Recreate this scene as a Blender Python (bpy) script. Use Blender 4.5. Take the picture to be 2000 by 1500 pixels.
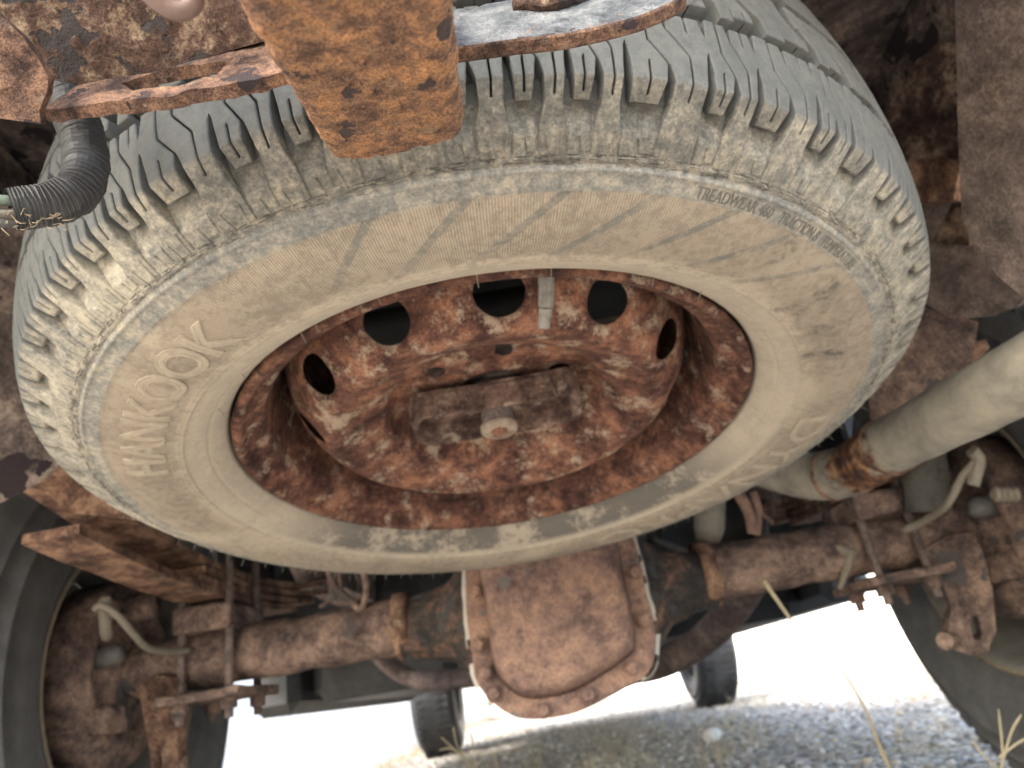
import bpy, bmesh, math, random
import numpy as np
from mathutils import Vector, Matrix, noise as mnoise

R = math.radians
PI = math.pi
scene = bpy.context.scene
for _o in list(bpy.data.objects):
    bpy.data.objects.remove(_o)
COL = scene.collection

# ------------------------------------------------------------------ camera
PITCH, ROLL, FPX, CAM_Z = 23.0, 9.7, 1400.0, 0.273
fw = Vector((0, math.cos(R(PITCH)), math.sin(R(PITCH))))
upv = Vector((0, -math.sin(R(PITCH)), math.cos(R(PITCH))))
xi = math.cos(R(ROLL)) * Vector((1, 0, 0)) - math.sin(R(ROLL)) * upv
ui = math.sin(R(ROLL)) * Vector((1, 0, 0)) + math.cos(R(ROLL)) * upv
EYE = Vector((0, 0, CAM_Z))
cd = bpy.data.cameras.new('camera')
cam = bpy.data.objects.new('camera', cd)
COL.objects.link(cam)
cam.matrix_world = Matrix(((xi.x, ui.x, -fw.x, EYE.x), (xi.y, ui.y, -fw.y, EYE.y), (xi.z, ui.z, -fw.z, EYE.z), (0, 0, 0, 1)))
cd.sensor_fit = 'HORIZONTAL'
cd.sensor_width = 36.0
cd.lens = 36.0 * FPX / 2000.0
cd.clip_start = 0.01
cd.clip_end = 2000
cd.dof.use_dof = True
cd.dof.focus_distance = 0.275
cd.dof.aperture_fstop = cd.lens / 1.9
scene.camera = cam

# ------------------------------------------------------------------ sky, sun, exposure
world = bpy.data.worlds.new('World')
scene.world = world
world.use_nodes = True
wn = world.node_tree
bg = wn.nodes['Background']
sky = wn.nodes.new('ShaderNodeTexSky')
sky.sky_type = 'NISHITA'
sky.sun_disc = False
SUN_EL, SUN_AZ = 46.0, 222.0          # azimuth clockwise from +y
sky.sun_elevation = R(SUN_EL)
sky.sun_rotation = R(SUN_AZ)
sky.air_density = 1.3
sky.dust_density = 5.0
sky.ozone_density = 1.0
wn.links.new(sky.outputs[0], bg.inputs[0])
bg.inputs[1].default_value = 0.15
sd = bpy.data.lights.new('sun', 'SUN')
sun = bpy.data.objects.new('sun', sd)
COL.objects.link(sun)
sd.energy = 1.0
sd.angle = R(18)
sd.color = (1.0, 0.95, 0.88)
sdir = Vector((math.sin(R(SUN_AZ)) * math.cos(R(SUN_EL)), math.cos(R(SUN_AZ)) * math.cos(R(SUN_EL)), math.sin(R(SUN_EL))))
sun.rotation_euler = sdir.to_track_quat('Z', 'Y').to_euler()
sun.location = (0, -3, 6)
scene.view_settings.view_transform = 'Standard'
scene.view_settings.look = 'None'
scene.view_settings.gamma = 1.0
scene.view_settings.exposure = 2.95
scene.render.engine = 'CYCLES'
scene.cycles.use_denoising = True
scene.cycles.max_bounces = 4
scene.cycles.diffuse_bounces = 4
scene.cycles.glossy_bounces = 2

# ------------------------------------------------------------------ helpers
random.seed(7)


def at(u, v, d):
    """point of the place seen in photo pixel (u, v) at d metres of depth"""
    ray = (u - 1000) * xi - (v - 750) * ui + FPX * fw
    return EYE + ray * (d / FPX)


def aty(u, v, y):
    ray = (u - 1000) * xi - (v - 750) * ui + FPX * fw
    return EYE + ray * (y / ray.y)


def atx(u, v, x):
    ray = (u - 1000) * xi - (v - 750) * ui + FPX * fw
    return EYE + ray * (x / ray.x)


def onplane(u, v, p0, n):
    ray = (u - 1000) * xi - (v - 750) * ui + FPX * fw
    return EYE + ray * ((p0 - EYE).dot(n) / ray.dot(n))


def fbm(p, sc, octv=4):
    return mnoise.fractal(Vector(p) * sc, 1.0, 2.0, octv)


def link(o, parent=None):
    COL.objects.link(o)
    if parent is not None:
        o.parent = parent
    return o


def tag(o, label, cat, group=None):
    o['label'] = label
    o['category'] = cat
    if group:
        o['group'] = group
    return o


def empty(name, loc=(0, 0, 0), label=None, cat=None, group=None):
    o = bpy.data.objects.new(name, None)
    o.empty_display_size = 0.05
    link(o)
    o.location = loc
    if label:
        tag(o, label, cat, group)
    return o


def mesh_obj(name, verts, faces, material, parent=None, smooth=False, world=True):
    """verts in world space unless world=False; parented objects keep world position"""
    me = bpy.data.meshes.new(name)
    if world and parent is not None:
        off = parent_loc(parent)
        verts = [(v[0] - off.x, v[1] - off.y, v[2] - off.z) for v in verts]
    me.from_pydata([tuple(v) for v in verts], [], faces)
    me.validate()
    if smooth:
        me.polygons.foreach_set('use_smooth', [True] * len(me.polygons))
    me.materials.append(material)
    me.update()
    o = bpy.data.objects.new(name, me)
    return link(o, parent)


def parent_loc(p):
    v = Vector((0, 0, 0))
    while p is not None:
        v += p.location
        p = p.parent
    return v


def bm_obj(name, bm, material, parent=None, smooth=False, world=True):
    if world and parent is not None:
        off = parent_loc(parent)
        bmesh.ops.translate(bm, verts=bm.verts, vec=-off)
    bmesh.ops.recalc_face_normals(bm, faces=bm.faces)
    me = bpy.data.meshes.new(name)
    bm.to_mesh(me)
    bm.free()
    if smooth:
        me.polygons.foreach_set('use_smooth', [True] * len(me.polygons))
    me.materials.append(material)
    o = bpy.data.objects.new(name, me)
    return link(o, parent)


def rough(verts, amp, sc, seed=0.0):
    out = []
    for v in verts:
        v = Vector(v)
        q = v * sc + Vector((seed, seed * 1.7, -seed))
        out.append(v + amp * Vector((mnoise.noise(q), mnoise.noise(q + Vector((17, 3, 5))), mnoise.noise(q + Vector((2, 31, 9))))))
    return out


def tube(pts, rad, n=14, caps=True, squash=None):
    """swept tube through pts, rad a number or list"""
    pts = [Vector(p) for p in pts]
    m = len(pts)
    if not hasattr(rad, '__len__'):
        rad = [rad] * m
    verts, faces = [], []
    t0 = (pts[1] - pts[0]).normalized()
    a = Vector((0, 0, 1)) if abs(t0.z) < 0.9 else Vector((0, 1, 0))
    nrm = (a - t0 * a.dot(t0)).normalized()
    for i, p in enumerate(pts):
        t = (pts[min(i + 1, m - 1)] - pts[max(i - 1, 0)]).normalized()
        nrm = (nrm - t * nrm.dot(t)).normalized()
        b = t.cross(nrm)
        for k in range(n):
            an = 2 * PI * k / n
            verts.append(p + rad[i] * (math.cos(an) * nrm + math.sin(an) * b))
    for i in range(m - 1):
        for k in range(n):
            faces.append((i * n + k, i * n + (k + 1) % n, (i + 1) * n + (k + 1) % n, (i + 1) * n + k))
    if caps:
        faces.append(tuple(range(n - 1, -1, -1)))
        faces.append(tuple((m - 1) * n + k for k in range(n)))
    return verts, faces


def spline(pts, k=8):
    """Catmull-Rom through pts"""
    P = [Vector(p) for p in pts]
    P = [2 * P[0] - P[1]] + P + [2 * P[-1] - P[-2]]
    out = []
    for i in range(1, len(P) - 2):
        for j in range(k):
            t = j / k
            a, b, c, d = P[i - 1], P[i], P[i + 1], P[i + 2]
            out.append(0.5 * ((2 * b) + (c - a) * t + (2 * a - 5 * b + 4 * c - d) * t * t + (3 * b - a - 3 * c + d) * t ** 3))
    out.append(P[-2])
    return out


def lathe(prof, n, M, closed=False):
    """prof = [(r, z)], M maps local (z axis) to world"""
    verts, faces = [], []
    m = len(prof)
    for k in range(n):
        an = 2 * PI * k / n
        c, s = math.cos(an), math.sin(an)
        for (r, z) in prof:
            verts.append(M @ Vector((r * c, r * s, z)))
    for k in range(n):
        k2 = (k + 1) % n
        for j in range(m - 1 + (1 if closed else 0)):
            j2 = (j + 1) % m
            faces.append((k * m + j, k2 * m + j, k2 * m + j2, k * m + j2))
    return verts, faces


def box(lo, hi):
    x0, y0, z0 = lo
    x1, y1, z1 = hi
    v = [(x0, y0, z0), (x1, y0, z0), (x1, y1, z0), (x0, y1, z0), (x0, y0, z1), (x1, y0, z1), (x1, y1, z1), (x0, y1, z1)]
    f = [(0, 3, 2, 1), (4, 5, 6, 7), (0, 1, 5, 4), (1, 2, 6, 5), (2, 3, 7, 6), (3, 0, 4, 7)]
    return v, f


def join(parts):
    V, F = [], []
    for v, f in parts:
        o = len(V)
        V += [tuple(p) for p in v]
        F += [tuple(i + o for i in q) for q in f]
    return V, F


def rbox(name, lo, hi, material, parent, bev=0.004, seg=2, cuts=0, amp=0.0, sc=40, M=None, world=True):
    bm = bmesh.new()
    v, f = box(lo, hi)
    vs = [bm.verts.new(p) for p in v]
    for q in f:
        bm.faces.new([vs[i] for i in q])
    if bev:
        bmesh.ops.bevel(bm, geom=bm.edges[:], offset=bev, segments=seg, affect='EDGES', profile=0.5)
    if cuts:
        bmesh.ops.subdivide_edges(bm, edges=[e for e in bm.edges if e.calc_length() > 3 * bev], cuts=cuts, use_grid_fill=True)
    if M is not None:
        bmesh.ops.transform(bm, matrix=M, verts=bm.verts)
    if amp:
        for q, p in zip(bm.verts, rough([w.co.copy() for w in bm.verts], amp, sc)):
            q.co = p
    return bm_obj(name, bm, material, parent, world=world)


def densify(poly, step):
    out = []
    n = len(poly)
    for i in range(n):
        a, b = Vector(poly[i]), Vector(poly[(i + 1) % n])
        k = max(1, int((b - a).length / step))
        for j in range(k):
            out.append(a.lerp(b, j / k))
    return out


def plate(name, poly, holes, nrm, thick, material, parent, step=0.004, jit=0.0006, seed=1.0, bev=0.0008, grid=0.006, amp=0.0005):
    """flat plate with outline poly (world points on a plane) extruded along -nrm, rough rusted edges and skin"""
    nrm = Vector(nrm).normalized()
    bm = bmesh.new()
    edges = []
    for loop in [poly] + list(holes):
        pts = rough(densify(loop, step), jit, 180, seed)
        pts = [p - nrm * (p - Vector(poly[0])).dot(nrm) for p in pts]
        vs = [bm.verts.new(p) for p in pts]
        for i in range(len(vs)):
            edges.append(bm.edges.new((vs[i], vs[(i + 1) % len(vs)])))
    bmesh.ops.triangle_fill(bm, edges=edges, use_beauty=True)
    a = Vector((1, 0, 0))
    a = (a - nrm * a.dot(nrm)).normalized()
    b = nrm.cross(a)
    if grid:
        for ax in (a, b):
            ds = [v.co.dot(ax) for v in bm.verts]
            d = min(ds) + grid
            while d < max(ds):
                bmesh.ops.bisect_plane(bm, geom=bm.verts[:] + bm.edges[:] + bm.faces[:], plane_co=ax * d, plane_no=ax)
                d += grid
    ret = bmesh.ops.extrude_face_region(bm, geom=bm.faces[:])
    top = [g for g in ret['geom'] if isinstance(g, bmesh.types.BMVert)]
    bmesh.ops.translate(bm, verts=top, vec=-nrm * thick)
    for v in bm.verts:
        v.co += nrm * amp * (mnoise.noise(v.co * 90 + Vector((seed, 0, 0))) + 0.6 * mnoise.noise(v.co * 260))
    bmesh.ops.recalc_face_normals(bm, faces=bm.faces)
    return bm_obj(name, bm, material, parent)


# ------------------------------------------------------------------ materials
class G:
    def __init__(s, name):
        s.m = bpy.data.materials.new(name)
        s.m.use_nodes = True
        s.nt = s.m.node_tree
        s.b = s.nt.nodes['Principled BSDF']
        s.b.inputs['Specular IOR Level'].default_value = 0.3

    def new(s, t, **kw):
        n = s.nt.nodes.new(t)
        for k, v in kw.items():
            setattr(n, k, v)
        return n

    def put(s, sock, v):
        if hasattr(v, 'is_linked') or isinstance(v, bpy.types.NodeSocket):
            s.nt.links.new(v, sock)
        elif isinstance(v, (tuple, list)):
            sock.default_value = tuple(v) + ((1.0,) if len(v) == 3 and len(sock.default_value) == 4 else ())
        else:
            sock.default_value = v

    def math(s, op, a, b=0.0, c=0.0, clamp=False):
        n = s.new('ShaderNodeMath', operation=op, use_clamp=clamp)
        s.put(n.inputs[0], a)
        s.put(n.inputs[1], b)
        s.put(n.inputs[2], c)
        return n.outputs[0]

    def pos(s):
        return s.new('ShaderNodeNewGeometry').outputs['Position']

    def objco(s, o):
        n = s.new('ShaderNodeTexCoord')
        n.object = o
        return n.outputs['Object']

    def off(s, vec, v, scale=(1, 1, 1)):
        n = s.new('ShaderNodeMapping')
        s.put(n.inputs[0], vec)
        n.inputs[1].default_value = v
        n.inputs[3].default_value = scale
        return n.outputs[0]

    def noise(s, vec, scale, detail=4.0, rough=0.6, dist=0.0):
        n = s.new('ShaderNodeTexNoise')
        s.put(n.inputs['Vector'], vec)
        n.inputs['Scale'].default_value = scale
        n.inputs['Detail'].default_value = detail
        n.inputs['Roughness'].default_value = rough
        n.inputs['Distortion'].default_value = dist
        return n.outputs['Fac']

    def voro(s, vec, scale, feature='F1'):
        n = s.new('ShaderNodeTexVoronoi', feature=feature)
        s.put(n.inputs['Vector'], vec)
        n.inputs['Scale'].default_value = scale
        return n

    def step(s, v, lo, hi):
        n = s.new('ShaderNodeMapRange', interpolation_type='SMOOTHSTEP')
        s.put(n.inputs[0], v)
        n.inputs[1].default_value = lo
        n.inputs[2].default_value = hi
        return n.outputs[0]

    def ramp(s, fac, stops):
        n = s.new('ShaderNodeValToRGB')
        e = n.color_ramp.elements
        while len(e) < len(stops):
            e.new(0.5)
        for el, (p, c) in zip(e, stops):
            el.position = p
            el.color = (*c, 1) if len(c) == 3 else c
        s.put(n.inputs[0], fac)
        return n.outputs[0]

    def mix(s, f, a, b, mode='MIX'):
        n = s.new('ShaderNodeMix', data_type='RGBA', blend_type=mode)
        s.put(n.inputs[0], f)
        s.put(n.inputs[6], a)
        s.put(n.inputs[7], b)
        return n.outputs[2]

    def out(s, col, rough=0.9, bump=None, strength=0.5, dist=0.002, metal=0.0):
        s.put(s.b.inputs['Base Color'], col)
        s.put(s.b.inputs['Roughness'], rough)
        s.b.inputs['Metallic'].default_value = metal
        if bump is not None:
            n = s.new('ShaderNodeBump')
            n.inputs['Strength'].default_value = strength
            n.inputs['Distance'].default_value = dist
            s.put(n.inputs['Height'], bump)
            s.nt.links.new(n.outputs[0], s.b.inputs['Normal'])
        return s.m


def rust(name, seed=0.0, scale=1.0, dark=(0.045, 0.022, 0.015), mid=(0.17, 0.07, 0.042), hot=(0.40, 0.165, 0.055),
         bias=0.0, patch=0.0, patchcol=(0.028, 0.022, 0.024), dust=0.0, dustcol=(0.44, 0.34, 0.245), bump=0.6, bd=0.0015, rough=0.92, spec=0.25, sat=0.72, fgrain=0.6):
    def ds(c):
        lum = 0.3 * c[0] + 0.59 * c[1] + 0.11 * c[2]
        return tuple(lum + (q - lum) * sat for q in c)
    dark, mid, hot = ds(dark), ds(mid), ds(hot)
    g = G(name)
    p = g.off(g.pos(), (seed * 3.1, seed * 1.7, -seed * 2.3), (scale, scale, scale))
    a = g.noise(p, 26, 4, 0.62, 0.3)
    b = g.noise(p, 110, 3, 0.72)
    f = g.math('ADD', a, g.math('MULTIPLY', g.math('SUBTRACT', b, 0.5), 0.55))
    f = g.math('ADD', f, bias)
    col = g.ramp(f, [(0.30, dark), (0.47, mid), (0.62, hot), (0.78, tuple(min(1, c * 1.25) for c in hot))])
    fine = g.noise(p, 420, 2, 0.75)
    col = g.mix(fgrain, col, g.ramp(fine, [(0.28, (0.25, 0.24, 0.24)), (0.72, (1.6, 1.58, 1.6))]), 'MULTIPLY')
    h = g.math('ADD', g.math('MULTIPLY', b, 0.7), g.math('MULTIPLY', fine, 0.35))
    h = g.math('ADD', h, a)
    if dust:
        dn = g.noise(g.off(p, (5.3, 1.1, 9.7)), 34, 4, 0.7, 0.0)
        dm = g.step(g.math('ADD', dn, g.math('MULTIPLY', g.math('SUBTRACT', fine, 0.5), 0.25)), 0.64 - 0.24 * dust, 0.80 - 0.24 * dust)
        col = g.mix(g.math('MULTIPLY', dm, 0.8), col, dustcol)
    if patch:
        pn = g.noise(g.off(p, (1.3, 8.1, 2.7)), 19, 3, 0.6, 0.0)
        pm = g.step(g.math('ADD', pn, g.math('MULTIPLY', g.math('SUBTRACT', b, 0.5), 0.18)), 0.655 - 0.2 * patch, 0.672 - 0.2 * patch)
        pc = g.mix(fine, patchcol, tuple(c * 2.3 for c in patchcol))
        col = g.mix(pm, col, pc)
        h = g.math('ADD', h, g.math('MULTIPLY', pm, -0.45))
    g.b.inputs['Specular IOR Level'].default_value = spec
    return g.out(col, rough, h, bump, bd)


def plain(name, col, rough=0.7, var=0.25, scale=40, bump=0.15, spec=0.3, metal=0.0, bd=0.001):
    g = G(name)
    p = g.pos()
    n = g.noise(p, scale, 5, 0.65)
    n2 = g.noise(p, scale * 7, 3, 0.6)
    f = g.math('ADD', g.math('MULTIPLY', n, 0.7), g.math('MULTIPLY', n2, 0.3))
    c = g.ramp(f, [(0.3, tuple(x * (1 - var) for x in col)), (0.7, tuple(min(1, x * (1 + var)) for x in col))])
    g.b.inputs['Specular IOR Level'].default_value = spec
    return g.out(c, rough, f, bump, bd, metal)

# ------------------------------------------------------------------ material library
M_ORANGE = rust('rust_hitch_bar', 1.0, 3.0, dark=(0.10, 0.058, 0.042), mid=(0.24, 0.128, 0.075), hot=(0.43, 0.21, 0.085), bias=-0.01, patch=0.10, patchcol=(0.04, 0.03, 0.03), dust=0.3, dustcol=(0.29, 0.205, 0.135), bump=1.0, sat=0.86, fgrain=0.85)
M_PLATE = rust('rust_hitch_plate', 2.4, 3.2, dark=(0.045, 0.026, 0.02), mid=(0.135, 0.07, 0.045), hot=(0.27, 0.135, 0.068), bias=-0.01, patch=0.16, dust=0.25, dustcol=(0.24, 0.18, 0.145), bump=0.95, fgrain=0.8)
M_PLATE_SKY = rust('sky_sheen_plate', 5.7, 3.0, dark=(0.055, 0.065, 0.075), mid=(0.125, 0.145, 0.16), hot=(0.22, 0.235, 0.24), bias=-0.02, patch=0.05, dust=0.1, dustcol=(0.36, 0.22, 0.15), bump=0.9, rough=0.6, spec=0.5)  # right chain plate, bluish sheen of the sky put into its colour
M_BEAM = rust('rust_hitch_beam', 3.3, 2.2, dark=(0.05, 0.028, 0.02), mid=(0.115, 0.06, 0.04), hot=(0.30, 0.20, 0.115), bias=-0.02, patch=0.4, patchcol=(0.03, 0.026, 0.026), dust=0.32, dustcol=(0.30, 0.23, 0.15), bump=0.8)
M_RIM = rust('rust_wheel', 4.2, 1.25, dark=(0.055, 0.024, 0.018), mid=(0.155, 0.064, 0.042), hot=(0.33, 0.14, 0.07), bias=-0.02, dust=0.52, dustcol=(0.47, 0.375, 0.285), bump=0.4, bd=0.0008, sat=0.80)
M_BARREL_SHADED = rust('rust_barrel_shaded', 14.2, 1.25, dark=(0.045, 0.02, 0.016), mid=(0.12, 0.05, 0.034), hot=(0.27, 0.115, 0.06), bias=-0.02, dust=0.42, dustcol=(0.42, 0.33, 0.25), bump=0.45, bd=0.0008, sat=0.80)  # barrel rust, darkened so the colour carries the shade of the deep channel
M_FRAME = rust('rust_frame', 6.1, 0.7, dark=(0.08, 0.062, 0.056), mid=(0.19, 0.135, 0.115), hot=(0.40, 0.29, 0.22), bias=-0.05, patch=0.3, dust=0.12, bump=0.5)
M_FRAME2 = rust('rust_frame_brown', 9.1, 0.9, dark=(0.10, 0.075, 0.066), mid=(0.18, 0.13, 0.112), hot=(0.27, 0.19, 0.16), bias=-0.03, dust=0.06, bump=0.4)
M_SPRING = rust('rust_leaf_spring', 7.7, 0.9, dark=(0.07, 0.036, 0.027), mid=(0.20, 0.098, 0.06), hot=(0.40, 0.21, 0.105), bias=0.0, dust=0.3, bump=0.4)
M_AXLE = rust('rust_axle', 8.3, 0.7, dark=(0.075, 0.05, 0.044), mid=(0.20, 0.115, 0.088), hot=(0.36, 0.21, 0.135), bias=-0.01, patch=0.12, patchcol=(0.06, 0.055, 0.055), dust=0.28, dustcol=(0.34, 0.25, 0.19), bump=0.5, sat=0.6)
M_COVER = rust('rust_diff_cover', 10.9, 0.8, dark=(0.13, 0.075, 0.062), mid=(0.26, 0.135, 0.098), hot=(0.38, 0.195, 0.11), bias=0.0, patch=0.06, patchcol=(0.10, 0.09, 0.085), bump=0.5, sat=0.64)
M_HOUSE = rust('rust_diff_housing', 11.4, 0.8, dark=(0.04, 0.038, 0.038), mid=(0.085, 0.065, 0.055), hot=(0.27, 0.13, 0.075), bias=-0.06, patch=0.3, patchcol=(0.045, 0.045, 0.048), bump=0.4)
M_GASKET = plain('gasket_sealant', (0.55, 0.52, 0.47), 0.7, 0.15)
M_DARK = plain('dark_underbody', (0.022, 0.023, 0.025), 0.7, 0.7, 9, 0.4)
M_BODY = plain('underbody_paint', (0.04, 0.042, 0.045), 0.55, 0.65, 7, 0.4)
M_BLACK = plain('black_tape', (0.035, 0.037, 0.04), 0.55, 0.5, 120, 0.5, 0.45)
M_TYRE2 = plain('road_tyre_rubber', (0.11, 0.113, 0.115), 0.8, 0.35, 18, 0.3)
M_RIMGREY = plain('dusty_inner_rim', (0.20, 0.195, 0.18), 0.85, 0.25, 25, 0.2)
M_LIP = plain('rim_lip_dust', (0.24, 0.20, 0.145), 0.8, 0.3, 60)
M_HOSE = plain('pale_hose', (0.25, 0.22, 0.175), 0.7, 0.25, 80)
M_STEEL = plain('dull_steel', (0.17, 0.165, 0.155), 0.5, 0.3, 120, 0.3, 0.5)
M_LINE = plain('dark_brake_line', (0.06, 0.06, 0.06), 0.5, 0.4, 60, 0.2, 0.5)
M_WALL = plain('white_panel_paint', (0.80, 0.80, 0.79), 0.6, 0.04, 3, 0.05)
M_POST = plain('white_wall_trim', (0.62, 0.63, 0.63), 0.6, 0.08, 3, 0.05)
M_DRY = plain('dry_grass', (0.42, 0.36, 0.245), 0.8, 0.3, 9, 0.0)
M_GREEN = plain('green_grass', (0.16, 0.17, 0.07), 0.8, 0.4, 9, 0.0)


def pipe_mat():
    g = G('dusty_tail_pipe')
    p = g.pos()
    a = g.noise(p, 22, 5, 0.6, 0.3)
    b = g.noise(p, 90, 4, 0.65)
    col = g.ramp(g.math('ADD', a, g.math('MULTIPLY', g.math('SUBTRACT', b, 0.5), 0.4)), [(0.3, (0.21, 0.196, 0.168)), (0.5, (0.33, 0.306, 0.255)), (0.7, (0.43, 0.39, 0.315))])
    c = at(1690, 895, 0.855)
    d = g.new('ShaderNodeVectorMath', operation='DISTANCE')
    g.put(d.inputs[0], p)
    d.inputs[1].default_value = c
    dd = g.math('ADD', d.outputs[1], g.math('MULTIPLY', g.math('SUBTRACT', g.noise(p, 45, 4, 0.7), 0.5), 0.10))
    m = g.step(dd, 0.060, 0.036)
    rc = g.ramp(g.noise(p, 60, 3, 0.6), [(0.38, (0.05, 0.026, 0.02)), (0.52, (0.19, 0.09, 0.05)), (0.66, (0.42, 0.27, 0.15))])
    col = g.mix(m, col, rc)
    m2 = g.step(dd, 0.020, 0.015)
    col = g.mix(m2, col, (0.07, 0.065, 0.07))
    return g.out(col, 0.75, b, 0.35, 0.0008)


M_PIPE = pipe_mat()


def gravel_mat():
    g = G('gravel')
    p = g.pos()
    v = g.voro(p, 62)
    v2 = g.voro(p, 140)
    tone = g.ramp(g.math('FRACT', g.math('MULTIPLY', v.outputs['Color'], 3.7)), [(0.0, (0.17, 0.166, 0.157)), (0.45, (0.35, 0.335, 0.305)), (0.8, (0.53, 0.51, 0.47)), (0.95, (0.44, 0.34, 0.21))])
    dirt = g.noise(p, 1.6, 5, 0.65)
    col = g.mix(g.step(dirt, 0.5, 0.68), tone, (0.34, 0.29, 0.20))
    col = g.mix(g.step(v.outputs['Distance'], 0.55, 0.8), col, (0.10, 0.095, 0.08))
    h = g.math('ADD', g.math('MULTIPLY', v.outputs['Distance'], -1.0), g.math('MULTIPLY', v2.outputs['Distance'], -0.4))
    return g.out(col, 0.95, h, 0.9, 0.02)


M_GRAVEL = gravel_mat()


def stone_mat():
    g = G('stone')
    oi = g.new('ShaderNodeNewGeometry').outputs['Random Per Island']
    col = g.ramp(oi, [(0.0, (0.16, 0.157, 0.15)), (0.5, (0.37, 0.355, 0.325)), (0.85, (0.60, 0.58, 0.545)), (1.0, (0.45, 0.35, 0.22))])
    return g.out(col, 0.9, g.noise(g.pos(), 120, 4, 0.6), 0.4, 0.003)


M_STONE = stone_mat()

# ------------------------------------------------------------------ ground


def ground_z(x, y):
    t = min(1.0, max(0.0, (-1.04 - x) / 0.5))
    t = t * t * (3 - 2 * t)
    z = -0.42 * t
    r2 = math.hypot(x, y - 4)
    if r2 < 30:
        z += 0.012 * mnoise.noise(Vector((x * 1.1, y * 1.1, 0))) + 0.006 * mnoise.noise(Vector((x * 4, y * 4, 3)))
    return z


xs = sorted(set([round(v, 3) for v in np.arange(-4, 4.01, 0.1)] + [-600, -200, -60, -25, -12, -8, -6, 6, 8, 12, 25, 60, 200, 600]))
ys = sorted(set([round(v, 3) for v in np.arange(-2, 12.01, 0.12)] + [-600, -200, -60, -25, -12, -7, -4, 14, 18, 25, 60, 200, 600]))
gv = [(x, y, ground_z(x, y)) for y in ys for x in xs]
nx = len(xs)
gf = [(j * nx + i, j * nx + i + 1, (j + 1) * nx + i + 1, (j + 1) * nx + i) for j in range(len(ys) - 1) for i in range(nx - 1)]
ground = mesh_obj('ground', gv, gf, M_GRAVEL, smooth=True)
ground['kind'] = 'structure'

# ------------------------------------------------------------------ white panel walls


def panel_wall(name, p0, p1, z0, h, label, pw=1.05):
    p0, p1 = Vector((p0[0], p0[1], z0)), Vector((p1[0], p1[1], z0))
    d = (p1 - p0)
    L = d.length
    d.normalize()
    nrm = Vector((d.y, -d.x, 0))
    if nrm.dot(Vector((0, 0, 0)) - p0) < 0:
        nrm = -nrm
    root = empty(name, p0, label, 'wall')
    n = int(L / pw)
    w = L / n
    # ribbed profile of one panel
    prof = [(0.012, 0)]
    x = 0.012
    while x + 0.2 < w:
        prof += [(x + 0.14, 0.0), (x + 0.155, 0.022), (x + 0.185, 0.022), (x + 0.2, 0.0)]
        x += 0.2
    prof.append((w - 0.012, 0.0))
    vs, fs = [], []
    for (a, o) in prof:
        for zz in (0.0, h):
            for back in (o + 0.03, 0.0):
                q = d * a + nrm * back
                vs.append((q.x, q.y, zz))
    for i in range(len(prof) - 1):
        a, b = i * 4, (i + 1) * 4
        fs += [(a, b, b + 2, a + 2), (a + 1, a + 3, b + 3, b + 1), (a, a + 1, b + 1, b), (a + 2, b + 2, b + 3, a + 3)]
    fs += [(0, 2, 3, 1)]
    e = (len(prof) - 1) * 4
    fs += [(e, e + 1, e + 3, e + 2)]
    first = None
    for i in range(n):
        if first is None:
            o = mesh_obj('panel', vs, fs, M_WALL, root, world=False)
            first = o
        else:
            o = link(first.copy(), root)
        o.location = d * (w * i)
    v, f = box((-0.03, -0.03, -0.05), (0.03, 0.02, h + 0.05))
    Mx = Matrix((( d.x, nrm.x, 0, 0), (d.y, nrm.y, 0, 0), (0, 0, 1, 0), (0, 0, 0, 1)))
    v = [Mx @ (Vector(q) + Vector((0, -0.045, 0))) for q in v]
    pf = None
    for i in range(n + 1):
        if pf is None:
            o = mesh_obj('post', v, f, M_POST, root, world=False)
            pf = o
        else:
            o = link(pf.copy(), root)
        o.location = d * (w * i)
    bv, bf = box((0, -0.05, -0.3), (L, 0.036, 0.1))
    mesh_obj('base_rail', [Mx @ Vector(q) for q in bv], bf, M_POST, root, world=False)
    return root


panel_wall('panel_wall', (4.2, 5.15), (-2.5, 13.3), 0.0, 2.6, 'white ribbed panel wall crossing behind the gravel, seen past the right front tyre')
panel_wall('panel_wall', (-2.45, 1.7), (-2.45, 13.0), -0.42, 2.7, 'white wall beyond the grassy bank at the left')

# ------------------------------------------------------------------ truck body above (closes the sky off)
body = empty('pickup_body', (0, 1.0, 0.9), 'dark underside of the pickup body far behind the axle, with the sills hanging low', 'truck body')


def bpart(name, lo, hi, m=M_DARK, bev=0.01):
    return rbox(name, lo, hi, m, body, bev=bev, seg=1)


bpart('bed_floor', (-0.78, 0.02, 0.93), (0.78, 2.15, 0.97), M_FRAME)
bpart('bed_side', (-0.93, -0.02, 0.62), (-0.80, 0.72, 1.35), M_BODY)
bpart('bed_side', (0.80, -0.02, 0.62), (0.93, 0.72, 1.35), M_BODY)
bpart('bed_side', (-0.93, 1.76, 0.5), (-0.80, 2.15, 1.35), M_BODY)
bpart('bed_side', (0.80, 1.76, 0.5), (0.93, 2.15, 1.35), M_BODY)
bpart('wheel_arch', (-0.93, 0.722, 0.92), (-0.80, 1.758, 1.35), M_BODY)
bpart('wheel_arch', (0.80, 0.722, 0.92), (0.93, 1.758, 1.35), M_BODY)
bpart('tailgate', (-0.79, -0.06, 0.86), (0.79, -0.02, 1.35), M_BODY)
bpart('cab_floor', (-0.80, 2.2, 0.50), (0.80, 4.1, 0.56), M_DARK)
bpart('sill', (-0.90, 2.2, 0.315), (-0.76, 4.05, 0.62), M_BODY, 0.03)
bpart('sill', (0.76, 2.12, 0.36), (0.90, 4.05, 0.62), M_BODY, 0.03)
bpart('cab_back', (-0.85, 2.16, 0.56), (0.85, 2.2, 1.6), M_BODY)
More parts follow.
